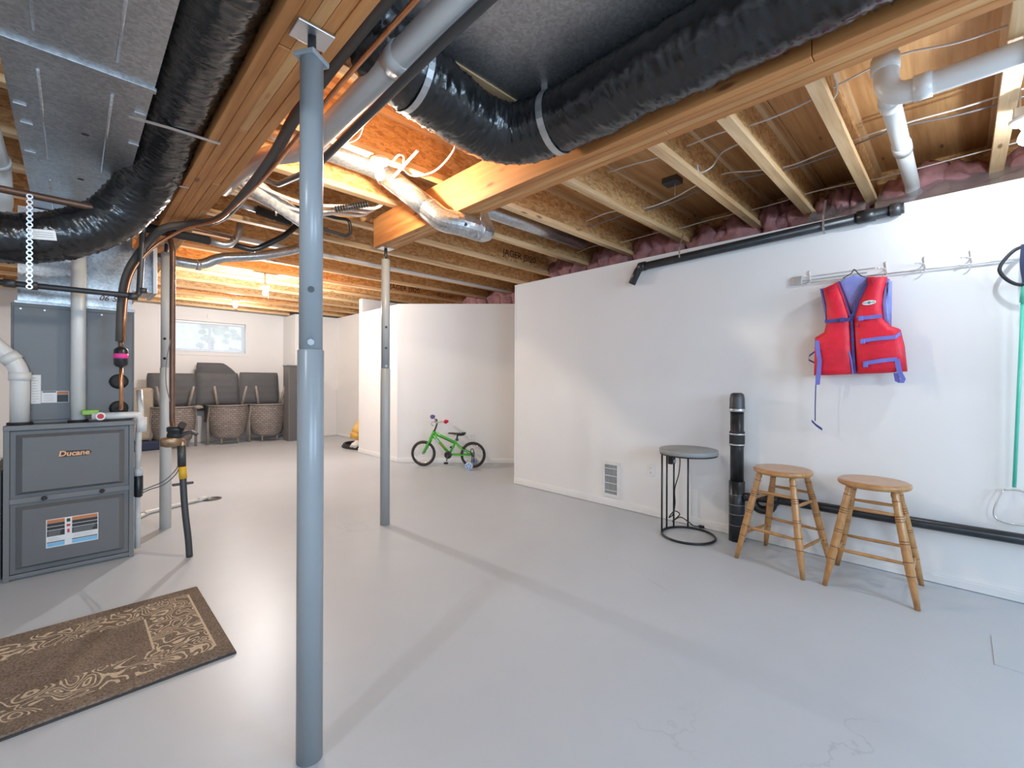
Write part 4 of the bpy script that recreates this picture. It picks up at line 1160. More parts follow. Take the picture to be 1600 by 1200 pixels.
MB().lathe([(0.016, 0.016), (0.015, 0.018)], Matrix.Translation((0.13, 3.834, 0.945)) @ Matrix.Rotation(PI / 2, 4, 'X'), 22).build('red_centre', 'label_red', t)
tag(MB().box((0.045, 3.85, 0.955), (0.125, 3.925, 0.985), 0.006).build('trap_clip', 'label_green'), 'green clip behind the red plug on the furnace', 'clip')
# floor run of PVC to the drain
t = thing('floor_pipe', 'white plastic pipe lying on the floor behind the white post', 'pipe', (0.6, 5.0, 0.0))
MB().tube(fillet([(0.325, 4.70, 0.02), (0.44, 4.93, 0.02), (0.47, 4.99, 0.02), (0.95, 5.20, 0.02)], 0.02), 0.017, 14).build('run', 'pvc', t)
coupling(t, (0.455, 4.955, 0.022), (0.3, 0.6, 0), 0.0215, 0.06, 'pvc', 'elbow'); coupling(t, (0.90, 5.178, 0.0215), (0.9, 0.4, 0), 0.021, 0.08, 'pvc', 'end_socket')
t = tag(MB().lathe([(0.085, 0.0), (0.085, 0.004), (0.07, 0.005), (0.068, 0.002), (0.005, 0.002)], Matrix.Translation((0.985, 5.20, 0)), 28).build('floor_drain', 'iron_pipe'), 'round floor drain at the end of the white floor pipe', 'drain')

# water meter stand-pipe
wm = thing('water_meter', 'water meter with brass body on a bent grey supply pipe', 'water meter', (0.55, 3.62, 0))
MB().tube(catmull([(0.560, 3.61, 0.0), (0.553, 3.61, 0.12), (0.540, 3.62, 0.27), (0.532, 3.63, 0.40), (0.527, 3.64, 0.55), (0.522, 3.65, 0.66)], 6), 0.0195, 16).build('supply_pipe', 'iron_pipe', wm)
MB().cyl((0.523, 3.648, 0.60), (0.521, 3.65, 0.74), 0.024, 16).build('shutoff_body', 'iron_pipe', wm)
MB().cyl((0.5285, 3.638, 0.52), (0.525, 3.643, 0.60), 0.0225, 16).build('yellow_tag', 'tag_yellow', wm)
MB().box((0.47, 3.63, 0.478), (0.585, 3.65, 0.494), 0.004).build('shutoff_handle', 'iron_pipe', wm)
MB().tube(fillet([(0.521, 3.65, 0.72), (0.53, 3.655, 0.765), (0.45, 3.66, 0.775)], 0.03), 0.022, 14).build('elbow', 'brass', wm)
MB().lathe([(0.030, 0.735), (0.052, 0.745), (0.054, 0.79), (0.046, 0.80)], Matrix.Translation((0.468, 3.66, 0)) @ Matrix.Diagonal((1.15, 1, 1, 1)), 24).build('meter_body', 'brass', wm)
MB().lathe([(0.046, 0.795), (0.05, 0.81), (0.044, 0.835), (0.05, 0.84), (0.05, 0.865), (0.036, 0.87)], Matrix.Translation((0.49, 3.655, 0)), 22).build('register_dial', 'abs_black', wm)
MB().cyl((0.515, 3.62, 0.865), (0.52, 3.60, 0.885), 0.022, 18).build('dial_cover', 'iron_pipe', wm)
MB().tube(catmull([(0.51, 3.62, 0.81), (0.56, 3.60, 0.83), (0.60, 3.59, 0.81)], 5), 0.012, 10).build('transmitter', 'iron_pipe', wm)
for k, dz in enumerate((0, -0.03)):
    cable('thin dark ground wire, %s of two, from the water meter to the furnace drain' % ('upper' if k == 0 else 'lower'),
          [(0.515, 3.64, 0.64 + dz), (0.49, 3.67, 0.575 + dz), (0.44, 3.75, 0.50 + dz * 0.8), (0.38, 3.86, 0.45 + dz * 0.5), (0.335, 3.92, 0.42 + dz * 0.6)], 0.0035, 'cable_grey', 'wire', name='ground_wire')
cable('thin dark wire bowing beside the brown pipe', [(0.472, 3.74, 1.45), (0.450, 3.735, 1.30), (0.448, 3.73, 1.15), (0.470, 3.735, 1.03)], 0.003, 'cable_grey', 'wire', name='ground_wire')

# ================================================================== RUG
rg = thing('floor_rug', 'brown floor runner with cream scrollwork border on the grey floor', 'rug', (-0.196, 2.61, 0.0), rz=0.0, local=True)
m = MB(); m.box((-0.704, -0.419, 0.0), (0.704, 0.419, 0.007), 0.002); m.build('backing', 'rug_backing', rg)
m = MB(); m.box((-0.70, -0.415, 0.006), (0.70, 0.415, 0.017), 0.005); m.build('pile', 'rug_pile', rg)

# ================================================================== RIGHT WALL FITTINGS
def outlet(label, o, right, out):
    """o centre on wall, right along wall, out into the room"""
    M = axes(o, right, (0, 0, 1), out)
    t = thing('electrical_outlet', label, 'outlet', o, group='white electrical outlets')
    MB().box((-0.036, -0.058, 0.0), (0.036, 0.058, 0.006), 0.003, M).build('cover_plate', 'white_plastic', t)
    for s in (-0.021, 0.021):
        f_ = MB().box((-0.016, s - 0.014, 0.006), (0.016, s + 0.014, 0.008), 0.003, M).build('receptacle', 'trim_paint', t)
        for x in (-0.006, 0.006): MB().box((x - 0.0012, s - 0.004, 0.008), (x + 0.0012, s + 0.006, 0.0085), 0, M).build('slot', 'outlet_void', f_)
        MB().box((-0.0025, s - 0.0105, 0.008), (0.0025, s - 0.0065, 0.0085), 0, M).build('slot', 'outlet_void', f_)
outlet('white electrical outlet on the right wall beside the floor vent', (XW, 1.91, 0.40), (0, -1, 0), (-1, 0, 0))
od = D0 + DD * 1.07
outlet('white electrical outlet on the wall behind the bicycle', (od.x, od.y, 0.36), tuple(DD), tuple(-DN))

# louvred wall register
rv = thing('wall_register', 'white louvred air register low on the right wall', 'vent', (XW, 2.31, 0.08))
y0, y1, z0, z1 = 2.405, 2.215, 0.085, 0.42
X = XW
m = MB()
for a, b in (((y0, z0), (y0 - 0.025, z1)), ((y1 + 0.030, z0), (y1, z1)), ((y0 - 0.025, z0), (y1 + 0.030, z0 + 0.03)), ((y0 - 0.025, z1 - 0.03), (y1 + 0.030, z1))):
    m.box((X - 0.012, min(a[0], b[0]), a[1]), (X, max(a[0], b[0]), b[1]), 0.003)
m.build('frame', 'white_plastic', rv)
MB().box((X - 0.002, y1 + 0.03, z0 + 0.03), (X - 0.001, y0 - 0.025, z1 - 0.03)).build('dark_opening', 'vent_void', rv)
for k in range(11):
    y = y0 - 0.030 - (y0 - y1 - 0.065) * k / 10
    MB().box((X - 0.010, y - 0.0011, z0 + 0.03), (X - 0.002, y + 0.0011, z1 - 0.03)).build('louvre', 'white_plastic', rv)
for k in range(4):
    z = z0 + 0.03 + (z1 - z0 - 0.06) * (k + 0.5) / 4
    MB().box((X - 0.012, y1 + 0.03, z - 0.003), (X - 0.008, y0 - 0.025, z + 0.003)).build('crossbar', 'white_plastic', rv)

# black standpipe and low drain pipe
bpx, bpy_ = 3.51, 1.165
t = thing('cleanout_pipe', 'black upright drain cleanout pipe standing against the right wall', 'pipe', (bpx, bpy_, 0))
TT = Matrix.Translation((bpx, bpy_, 0))
MB().lathe([(0.054, 0.0), (0.054, 0.44), (0.046, 0.443)], TT, 26).build('lower_fitting', 'abs_black', t)
MB().lathe([(0.046, 0.43), (0.046, 0.96)], TT, 26).build('riser', 'abs_black', t)
MB().lathe([(0.052, 0.955), (0.054, 0.975), (0.051, 1.00), (0.050, 1.055), (0.044, 1.085), (0.030, 1.095)], TT, 26).build('taped_cap', 'iron_pipe', t)
MB().lathe([(0.052, 0.955), (0.0555, 0.96), (0.0555, 0.975), (0.052, 0.98)], TT, 26).build('clamp_band', 'zinc', t)
MB().lathe([(0.050, 0.70), (0.052, 0.71), (0.052, 0.80), (0.050, 0.81)], TT, 26).build('rubber_coupling', 'rubber', t)
for z in (0.712, 0.790):
    MB().lathe([(0.0525, z - 0.006), (0.0545, z - 0.005), (0.0545, z + 0.005), (0.0525, z + 0.006)], TT, 26).build('clamp_band', 'zinc', t)
for z in (0.12, 0.20, 0.27, 0.345): MB().lathe([(0.0545, z - 0.0012), (0.0552, z), (0.0545, z + 0.0012)], TT, 26).build('seam', 'label_grey', t)
lp = pipe('drain_pipe', 'black plastic pipe running low along the right wall behind the stools', [(3.50, 1.12, 0.335), (3.545, 1.03, 0.335), (3.56, 0.92, 0.34), (3.565, -2.5, 0.375)], 0.030, 'abs_black', rad=0.06)
coupling(lp, (3.557, 0.93, 0.34), (0, 1, 0), 0.038, 0.06, 'abs_black')
MB().tube(fillet([(3.525, 1.075, 0.335), (3.53, 1.03, 0.25), (3.55, 0.95, 0.26), (3.555, 0.93, 0.33)], 0.05), 0.030, 16).build('trap_bend', 'abs_black', lp)

# ------------------------------------------------------------------ hook rail, hanger, life vest
RX = XW - 0.002
hr = thing('hook_rail', 'thin metal hook rail screwed to the right wall', 'rail', (RX, 0.3, 1.84))
MB().cyl((RX - 0.012, 0.800, 1.862), (RX - 0.012, -0.55, 1.836), 0.0042, 10).build('rail', 'rack_metal', hr)
MB().box((RX - 0.018, 0.775, 1.855), (RX, 0.835, 1.915), 0.004).build('end_bracket', 'rack_metal', hr)
MB().box((RX - 0.005, 0.42, 1.878), (RX, 0.80, 1.884), 0.001).build('back_strip', 'rack_metal', hr)
MB().box((RX - 0.005, 0.38, 1.902), (RX, 0.74, 1.906), 0.001).build('back_strip', 'rack_metal', hr)
for (y, z) in ((0.73, 1.87), (0.325, 1.856), (0.150, 1.853), (-0.042, 1.850)):
    h_ = MB().tube(catmull([(RX - 0.004, y + 0.004, z + 0.075), (RX - 0.006, y + 0.002, z + 0.035), (RX - 0.030, y + 0.012, z + 0.030), (RX - 0.052, y + 0.026, z + 0.034), (RX - 0.060, y + 0.040, z + 0.030)], 5), 0.0038, 8).build('hook', 'rack_metal', hr)
    MB().tube(catmull([(RX - 0.006, y, z + 0.035), (RX - 0.010, y - 0.004, z + 0.0), (RX - 0.024, y + 0.006, z - 0.020), (RX - 0.034, y + 0.016, z - 0.016)], 5), 0.0033, 8).build('hook_tip', 'rack_metal', h_)

# vest: outline points measured on the wall (s to the viewer's right = -y, z up)
def VP(s, z, d): return Vector((3.555 - d, 0.459 - s, z))
def zc(zx, zy):
    """grid of the vest drawing -> metres on the wall plane"""
    px = 1240 + zx / 4.285; py = 400 + zy / 4.285
    t_ = (px - 800) / 694.0; k = 3.54 / (0.7040 + t_ * 0.7102)
    y = k * (0.7102 - t_ * 0.7040); z = 1.18 + (596.0 - py) / 694.0 * k
    return (0.459 - y, z)
lv = thing('life_vest', 'red life vest with blue straps hanging on the right wall', 'life vest', (3.55, 0.459, 1.21))
def panel(name, mat, pts, d0, d1, inset=0.012, puff=0.012, parent=lv):
    m_ = MB(); m_.prism([zc(*p) for p in pts], d0, d1, VP, inset, puff, True)
    return m_.build(name, mat, parent)
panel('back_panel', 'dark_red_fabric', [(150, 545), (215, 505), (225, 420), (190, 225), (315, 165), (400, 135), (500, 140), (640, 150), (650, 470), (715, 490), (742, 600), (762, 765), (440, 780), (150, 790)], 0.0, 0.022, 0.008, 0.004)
panel('neck_lining', 'lining_blue', [(308, 172), (345, 148), (400, 128), (492, 138), (498, 190), (445, 300), (400, 420), (360, 300)], 0.022, 0.030, 0.006, 0.002)
panel('armhole_lining', 'lining_blue', [(628, 148), (658, 172), (656, 470), (600, 425), (592, 300)], 0.022, 0.040, 0.008, 0.004)
panel('armhole_lining', 'blue_fabric', [(180, 222), (208, 215), (232, 330), (236, 430), (222, 470), (214, 400), (200, 320)], 0.022, 0.040, 0.005, 0.003)
pr = panel('front_panel', 'red_fabric', [(205, 225), (308, 176), (352, 290), (388, 400), (398, 600), (412, 788), (260, 796), (147, 798), (150, 660), (153, 548), (214, 512), (232, 430), (226, 330)], 0.024, 0.062, 0.014, 0.018)
pr2 = panel('front_panel', 'red_fabric', [(500, 145), (628, 145), (600, 250), (592, 340), (600, 420), (652, 468), (712, 488), (738, 600), (764, 770), (600, 782), (432, 788), (415, 600), (405, 430), (446, 300), (496, 195)], 0.024, 0.062, 0.014, 0.018)
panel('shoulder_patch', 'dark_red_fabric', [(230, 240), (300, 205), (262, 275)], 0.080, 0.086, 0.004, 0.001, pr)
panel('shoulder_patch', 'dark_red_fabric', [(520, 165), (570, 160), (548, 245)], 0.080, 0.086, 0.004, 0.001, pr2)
def strap(name, mat, pts, w, d, parent=lv, t=0.004):
    P_ = [VP(*zc(*p), dd_) for p, dd_ in zip(pts, d if isinstance(d, list) else [d] * len(pts))]
    return MB().ribbon(P_, w, t, (0, 0.05, 1)).build(name, mat, parent)
def vstrap(name, mat, pts, w, d, parent=lv, t=0.004):
    P_ = [VP(*zc(*p), dd_) for p, dd_ in zip(pts, d if isinstance(d, list) else [d] * len(pts))]
    return MB().ribbon(P_, w, t, (0, 1, 0)).build(name, mat, parent)
strap('chest_strap', 'navy_strap', [(226, 445), (300, 438), (392, 430)], 0.022, 0.094)
strap('chest_strap', 'blue_fabric', [(440, 425), (520, 416), (598, 408)], 0.022, 0.094)
strap('waist_strap', 'blue_fabric', [(468, 572), (580, 556), (690, 545), (718, 520)], 0.022, [0.097, 0.097, 0.09, 0.07])
strap('waist_strap', 'blue_fabric', [(480, 720), (600, 700), (700, 690)], 0.023, 0.097)
for (a, b) in ((338, 434), (462, 424), (475, 575), (495, 728)):
    s_, z_ = zc(a, b)
    MB().box((-0.012, -0.006, -0.015), (0.012, 0.006, 0.015), 0.003, axes(VP(s_, z_, 0.100), (0, -1, 0), (-1, 0, 0), (0, 0, 1))).build('buckle', 'navy_strap' if a < 400 else 'blue_fabric', lv)
vstrap('zipper', 'navy_strap', [(395, 395), (402, 500), (408, 640), (420, 788)], 0.014, 0.074)
vstrap('zipper_edge', 'blue_fabric', [(384, 640), (398, 700), (410, 790)], 0.008, 0.080)
vstrap('neck_binding', 'navy_strap', [(312, 178), (350, 275), (385, 390), (398, 430)], 0.008, 0.080)
vstrap('neck_binding', 'navy_strap', [(496, 190), (470, 255), (430, 345), (400, 430)], 0.026, 0.066)
vstrap('side_strap', 'blue_fabric', [(172, 570), (180, 640), (192, 700), (188, 760), (178, 860)], 0.024, [0.085, 0.095, 0.1, 0.098, 0.09])
vstrap('hanging_strap', 'navy_strap', [(165, 800), (160, 900), (158, 1000), (158, 1100)], 0.006, 0.07, t=0.003)
strap('strap_knot', 'navy_strap', [(135, 1098), (165, 1128), (205, 1155)], 0.016, 0.07, t=0.006)
strap('strap_loop', 'navy_strap', [(150, 640), (112, 668), (108, 695), (160, 720)], 0.012, [0.05, 0.045, 0.045, 0.05])
vstrap('hem_loop', 'blue_fabric', [(700, 690), (715, 770), (740, 820), (728, 845), (702, 835), (690, 780)], 0.024, [0.09, 0.085, 0.08, 0.075, 0.07, 0.065])
s_, z_ = zc(515, 320)
lg = MB().lathe([(0.034, 0), (0.034, 0.002), (0.030, 0.003)], axes(VP(s_, z_, 0.090), (0, -1, 0.06), (0, 0, 0.42), (-1, 0, 0)), 28).build('oval_patch', 'label_white', lv)
MB().lathe([(0.008, 0.003), (0.008, 0.0036)], axes(VP(s_, z_, 0.090), (0, -1, 0.06), (0, 0, 1), (-1, 0, 0)), 18).build('patch_emblem', 'teal_ink', lg)
for x in (-0.019, 0.019):
    MB().box((x - 0.010, -0.0018, 0.003), (x + 0.010, 0.0022, 0.0036), 0, axes(VP(s_, z_, 0.090), (0, -1, 0.06), (0, 0, 1), (-1, 0, 0))).build('patch_lettering', 'teal_ink', lg)
s_, z_ = zc(436, 470)
MB().tube([VP(s_, z_ + 0.012, 0.095), VP(s_, z_ - 0.008, 0.098)], 0.006, 8).build('zipper_pull', 'dark_red_fabric', lv)
# wire hanger carrying the vest
hg = [(215, 225), (310, 170), (380, 120), (405, 92), (430, 110), (440, 125)]
pts = [VP(*zc(*p), 0.03) for p in [(330, 150), (385, 118), (402, 92), (418, 100), (445, 128), (500, 150)]]
tag(MB().tube(catmull(pts, 5), 0.0032, 8).build('coat_hanger', 'iron_pipe'), 'dark wire hanger hooking the life vest on the rail', 'hanger')

# landing net hanging at the right edge
ln = thing('landing_net', 'landing net with green pole and black hoop at the right edge', 'net', (3.56, -0.225, 0.5))
hoop = [(3.565, -0.235, 1.90), (3.55, -0.195, 1.875), (3.54, -0.155, 1.815), (3.535, -0.150, 1.77), (3.535, -0.185, 1.715), (3.54, -0.235, 1.69), (3.545, -0.33, 1.70), (3.55, -0.40, 1.76), (3.56, -0.38, 1.84), (3.565, -0.30, 1.89)]
MB().tube(catmull(hoop + [hoop[0]], 6), 0.0085, 10).build('hoop', 'net_black', ln)
MB().ribbon(catmull([(3.52, -0.24, 1.90), (3.515, -0.235, 1.80), (3.525, -0.245, 1.70)], 5), 0.035, 0.004, (0, 1, 0)).build('strap', 'navy_fabric', ln)
MB().tube([(3.545, -0.240, 1.71), (3.55, -0.232, 1.60)], 0.014, 12).build('pole_grip', 'pole_green', ln)
MB().tube([(3.55, -0.232, 1.62), (3.575, -0.205, 0.62)], 0.008, 12).build('pole', 'pole_green', ln)
hoop2 = [(3.58, -0.165, 0.60), (3.575, -0.135, 0.50), (3.57, -0.14, 0.44), (3.565, -0.20, 0.425), (3.565, -0.28, 0.44), (3.57, -0.30, 0.52), (3.58, -0.24, 0.60)]
MB().tube(catmull(hoop2 + [hoop2[0]], 6), 0.005, 8).build('lower_hoop', 'rack_metal', ln)

# ================================================================== STOOLS
def make_stool():
    t = thing('wooden_stool', 'x', 'stool', (0, 0, 0), local=True)
    H = 0.61
    MB().lathe([(0.10, H - 0.034), (0.155, H - 0.034), (0.166, H - 0.028), (0.170, H - 0.017), (0.167, H - 0.006), (0.158, H - 0.001), (0.12, H - 0.003), (0.0005, H - 0.007)], None, 48).build('seat', 'oak', t)
    L_ = {}
    for sx in (-1, 1):
        for sy in (-1, 1):
            top = Vector((0.098 * sx, 0.098 * sy, H - 0.030)); bot = Vector((0.20 * sx, 0.20 * sy, 0.0))
            d = (bot - top); ln_ = d.length; q = d.to_track_quat('Z', 'Y').to_matrix().to_4x4()
            M = Matrix.Translation(top) @ q
            prof = [(0.011, 0), (0.017, 0.012), (0.0195, 0.026), (0.016, 0.040), (0.0185, 0.048), (0.0175, 0.10), (0.0205, 0.16), (0.0215, 0.30), (0.021, 0.42), (0.017, 0.50), (0.0125, ln_)]
            leg = MB().lathe([(r_, z_) for r_, z_ in prof], M, 18).build('leg', 'oak', t)
            for z_ in (0.055, 0.135, 0.148, 0.161, 0.262, 0.275, 0.365, 0.435):
                rr = 0.0
                for (r0_, a0_), (r1_, a1_) in zip(prof[:-1], prof[1:]):
                    if a0_ <= z_ <= a1_: rr = r0_ + (r1_ - r0_) * (z_ - a0_) / (a1_ - a0_)
                MB().lathe([(rr - 0.001, z_ - 0.0022), (rr + 0.0005, z_ - 0.0015), (rr + 0.0005, z_ + 0.0015), (rr - 0.001, z_ + 0.0022)], M, 18).build('groove', 'oak_groove', leg)
            L_[(sx, sy)] = (top, bot)
    def at(k, z):
        a, b = L_[k]; u = (a.z - z) / (a.z - b.z); return a.lerp(b, u)
    for (k1, k2, zs) in (((-1, -1), (-1, 1), (0.455, 0.215)), ((1, -1), (1, 1), (0.455, 0.215)), ((-1, -1), (1, -1), (0.405, 0.165)), ((-1, 1), (1, 1), (0.405, 0.165))):
        for z in zs:
            a, b = at(k1, z), at(k2, z)
            MB().tube([a, a.lerp(b, 0.15), a.lerp(b, 0.5), a.lerp(b, 0.85), b], [0.007, 0.0088, 0.0105, 0.0088, 0.007], 12).build('rung', 'oak', t)
    return t
st0 = make_stool()
st0.location = (3.325, 0.82, 0); st0.rotation_euler = (0, 0, math.radians(-9.5))
tag(st0, 'round oak stool standing beside the black cleanout pipe', 'stool', 'turned oak stools')
st1 = copy_tree(st0)
st1.location = (3.305, 0.352, 0); st1.rotation_euler = (0, 0, math.radians(0.5))
tag(st1, 'round oak stool nearer the camera, farther from the cleanout pipe', 'stool', 'turned oak stools')

# ================================================================== SIDE TABLE
TC = (3.335, 1.455)
sd = thing('side_table', 'round grey side table with black ring base and coiled cord', 'table', (TC[0], TC[1], 0))
TT = Matrix.Translation((TC[0], TC[1], 0))
MB().lathe([(0.208, 0.632), (0.210, 0.636), (0.210, 0.660), (0.207, 0.664), (0.0005, 0.664)], TT, 56).build('top', 'table_top_stone', sd)
MB().lathe([(0.206, 0.622), (0.208, 0.632), (0.17, 0.632)], TT, 56).build('top_rim', 'black_plastic', sd)
rp_ = [(TC[0] + 0.19 * math.cos(2 * PI * k / 48), TC[1] + 0.19 * math.sin(2 * PI * k / 48), 0.009) for k in range(48)]
MB().tube(rp_, 0.009, 10, closed=True).build('base_ring', 'black_plastic', sd)
def prod(px, zz, r=0.178):
    pass
for ang in (112, 80, 58, 24):
    a = math.radians(ang)
    x, y = TC[0] + 0.19 * math.cos(a), TC[1] + 0.19 * math.sin(a)
    MB().cyl((x, y, 0.006), (x, y, 0.628), 0.0068, 10).build('upright', 'black_plastic', sd)
a = math.radians(68)
x, y = TC[0] + 0.18 * math.cos(a), TC[1] + 0.18 * math.sin(a)
MB().box((x - 0.03, y - 0.02, 0.52), (x + 0.035, y + 0.015, 0.625), 0.004).build('outlet_box', 'black_plastic', sd)
MB().box((x - 0.005, y - 0.022, 0.53), (x + 0.035, y - 0.019, 0.555), 0.001).build('outlet_label', 'label_grey', sd)
cz = [(x + 0.03, y - 0.03, 0.60), (x + 0.065, y - 0.04, 0.56), (x + 0.06, y - 0.035, 0.44), (x + 0.02, y - 0.02, 0.32), (x + 0.025, y - 0.02, 0.20), (x - 0.03, y - 0.03, 0.13),
      (x - 0.10, y - 0.03, 0.12), (x - 0.07, y - 0.06, 0.17), (x + 0.0, y - 0.07, 0.13), (x - 0.08, y - 0.05, 0.09), (x - 0.03, y - 0.09, 0.12), (x + 0.08, y - 0.11, 0.06), (x + 0.13, y - 0.13, 0.025), (x + 0.19, y - 0.16, 0.012)]
MB().tube(catmull(cz, 8), 0.0042, 8).build('power_cord', 'rubber', sd)
MB().box((-0.025, -0.012, -0.01), (0.025, 0.012, 0.01), 0.003, Matrix.Translation((x + 0.20, y - 0.165, 0.012)) @ Matrix.Rotation(-0.8, 4, 'Z')).build('plug', 'rubber', sd)

# ================================================================== BICYCLE
bk = thing('childs_bicycle', "small green child's bicycle with training wheels leaning by the wall", 'bicycle', (3.855, 4.632, 0), local=True)
bk.rotation_euler = (math.radians(0), 0, math.atan2(0.573, -0.425))   # local +x = front
WR = 0.176; FX = 0.700
def wheel(x, nm):
    M = Matrix.Translation((x, 0, WR)) @ Matrix.Rotation(PI / 2, 4, 'X')
    circ = [(x + (WR - 0.019) * math.cos(2 * PI * k / 40), 0, WR + (WR - 0.019) * math.sin(2 * PI * k / 40)) for k in range(40)]
    w = MB().tube(circ, 0.0185, 12, closed=True).build(nm, 'tyre', bk)
    circ = [(x + (WR - 0.041) * math.cos(2 * PI * k / 40), 0, WR + (WR - 0.041) * math.sin(2 * PI * k / 40)) for k in range(40)]
    MB().tube(circ, 0.007, 8, closed=True).build('rim', 'chrome', w)
    MB().cyl((x, -0.03, WR), (x, 0.03, WR), 0.014, 14).build('hub', 'chrome', w)
    for k in range(16):
        a = 2 * PI * k / 16
        MB().cyl((x, 0.018 * (1 if k % 2 else -1), WR), (x + (WR - 0.042) * math.cos(a), 0, WR + (WR - 0.042) * math.sin(a)), 0.0012, 5).build('spoke', 'chrome', w)
wheel(0.0, 'wheel'); wheel(FX, 'wheel')
fr = MB()
HT, HB, BBp, ST, RA = (0.545, 0, 0.485), (0.578, 0, 0.405), (0.335, 0, 0.175), (0.236, 0, 0.355), (0.03, 0, 0.178)
frame = MB().tube([(0.333, 0, 0.165), (0.245, 0, 0.345), (0.228, 0, 0.38)], 0.0155, 12).build('frame', 'bike_green', bk)
MB().tube([HT, HB], 0.023, 14).build('head_tube', 'bike_green', frame)
MB().tube([(0.563, 0, 0.435), (0.345, 0, 0.195)], 0.020, 14).build('down_tube', 'bike_green', frame)
MB().tube([(0.550, 0, 0.465), (0.242, 0, 0.335)], 0.0165, 14).build('top_tube', 'bike_green', frame)
MB().tube([(0.515, 0, 0.43), (0.25, 0, 0.318)], 0.0065, 8).build('brake_cable', 'rubber', frame)
for s in (-0.040, 0.040):
    MB().tube([(0.335, s * 0.5, 0.172), (0.25, s, 0.172), (0.015, s * 1.15, 0.176)], 0.0095, 10).build('chain_stay', 'bike_green', frame)
    MB().tube([(0.245, s * 0.3, 0.335), (0.19, s, 0.28), (0.015, s * 1.15, 0.182)], 0.0085, 10).build('seat_stay', 'bike_green', frame)
    MB().tube([(0.585, s * 0.6, 0.395), (0.605, s, 0.35), (0.698, s * 1.1, 0.178)], [0.014, 0.015, 0.011], 12).build('fork_blade', 'bike_green', frame)
MB().box((0.565, -0.038, 0.375), (0.605, 0.038, 0.405), 0.008).build('fork_crown', 'bike_green', frame)
M = Matrix.Translation((0.455, 0.021, 0.316)) @ Matrix.Rotation(math.atan2(-0.24, -0.218), 4, 'Y')
dv = Vector((0.345 - 0.563, 0, 0.195 - 0.435)).normalized()
for k, (u, mt) in enumerate(((0.33, 'pale_blue'), (0.50, 'decal_brown'), (0.68, 'decal_brown'))):
    for sg in (-1, 1):
        c = Vector((0.563, 0, 0.435)) + Vector((-0.218, 0, -0.24)) * u
        MB().box((-0.030, -0.0006, -0.009), (0.030, 0.0006, 0.009), 0, axes(c + Vector((0, sg * 0.0205, 0)), dv, (0, 1, 0), (dv.z, 0, -dv.x))).build('decal', mt, frame)
MB().cyl((0.335, -0.045, 0.172), (0.335, 0.045, 0.172), 0.018, 14).build('bottom_bracket', 'rubber', frame)
MB().tube([HT, (0.520, 0, 0.545), (0.505, 0, 0.60)], 0.0125, 12).build('stem', 'iron_pipe', bk)
# the camera side of the bike is local +y
hb = MB().tube(catmull([(0.50, 0.165, 0.700), (0.51, 0.10, 0.675), (0.508, 0.03, 0.60), (0.505, -0.03, 0.60), (0.475, -0.11, 0.605), (0.455, -0.17, 0.598)], 6), 0.010, 10).build('handlebar', 'chrome', bk)
MB().tube([(0.455, -0.16, 0.598), (0.435, -0.24, 0.598)], [0.016, 0.021], 14).build('grip', 'grip_red', hb)
MB().lathe([(0.027, -0.010), (0.029, 0.0), (0.022, 0.012)], axes((0.445, -0.20, 0.598), (1, 0, 0), (0, 0, 1), (0, 1, 0)), 16).build('grip_end', 'grip_red', hb)
MB().tube([(0.50, 0.155, 0.700), (0.495, 0.235, 0.700)], [0.018, 0.023], 14).build('grip', 'grip_purple', hb)
MB().lathe([(0.026, -0.008), (0.029, 0.0), (0.022, 0.010)], axes((0.495, 0.238, 0.700), (1, 0, 0), (0, 0, 1), (0, 1, 0)), 16).build('grip_end', 'grip_purple', hb)
MB().blob((0.525, -0.02, 0.630), (0.020, 0.022, 0.022), 3, 0.1, 2).build('bell', 'iron_pipe', hb)
MB().tube(catmull([(0.52, 0.02, 0.615), (0.56, 0.05, 0.61), (0.565, 0.06, 0.58), (0.55, 0.03, 0.56)], 5), 0.006, 8).build('brake_lever', 'zinc', hb)
sdl = MB()
prof = []
secs = [(0.345, 0.020, 0.462, 0.012), (0.315, 0.024, 0.464, 0.015), (0.275, 0.030, 0.462, 0.018), (0.22, 0.050, 0.458, 0.024), (0.17, 0.072, 0.456, 0.030), (0.125, 0.070, 0.464, 0.030), (0.110, 0.050, 0.468, 0.022)]
vs = []; fs = []
for (x_, w_, z_, t_) in secs:
    for k in range(14):
        a = 2 * PI * k / 14
        vs.append((x_, w_ * math.cos(a), z_ + t_ * math.sin(a) * (1.0 if math.sin(a) < 0 else 0.55)))
for i in range(len(secs) - 1):
    for k in range(14):
        fs.append((i * 14 + k, i * 14 + (k + 1) % 14, (i + 1) * 14 + (k + 1) % 14, (i + 1) * 14 + k))
fs.append(tuple(range(14))); fs.append(tuple((len(secs) - 1) * 14 + k for k in reversed(range(14))))
sdl.add(vs, fs, True); sdl = sdl.build('saddle', 'black_plastic', bk)
MB().tube([(0.215, 0.050, 0.460), (0.255, 0.044, 0.425)], 0.003, 6).build('saddle_piping', 'label_grey', sdl)
MB().tube([(0.228, 0, 0.375), (0.215, 0, 0.445)], 0.0125, 12).build('seat_post', 'iron_pipe', bk)
MB().tube([(0.205, 0, 0.376), (0.245, 0, 0.372)], 0.017, 12).build('seat_clamp', 'iron_pipe', bk)
cg = MB().lathe([(0.048, -0.004), (0.052, 0.0), (0.052, 0.006), (0.030, 0.010)], axes((0.335, 0.046, 0.172), (1, 0, 0), (0, 0, 1), (0, 1, 0)), 28).build('chain_guard', 'abs_black', bk)
MB().tube([(0.335, 0.058, 0.172), (0.352, 0.062, 0.09)], 0.008, 8).build('crank_arm', 'iron_pipe', bk)
MB().box((0.325, 0.064, 0.055), (0.378, 0.11, 0.080), 0.006).build('pedal', 'rubber', bk)
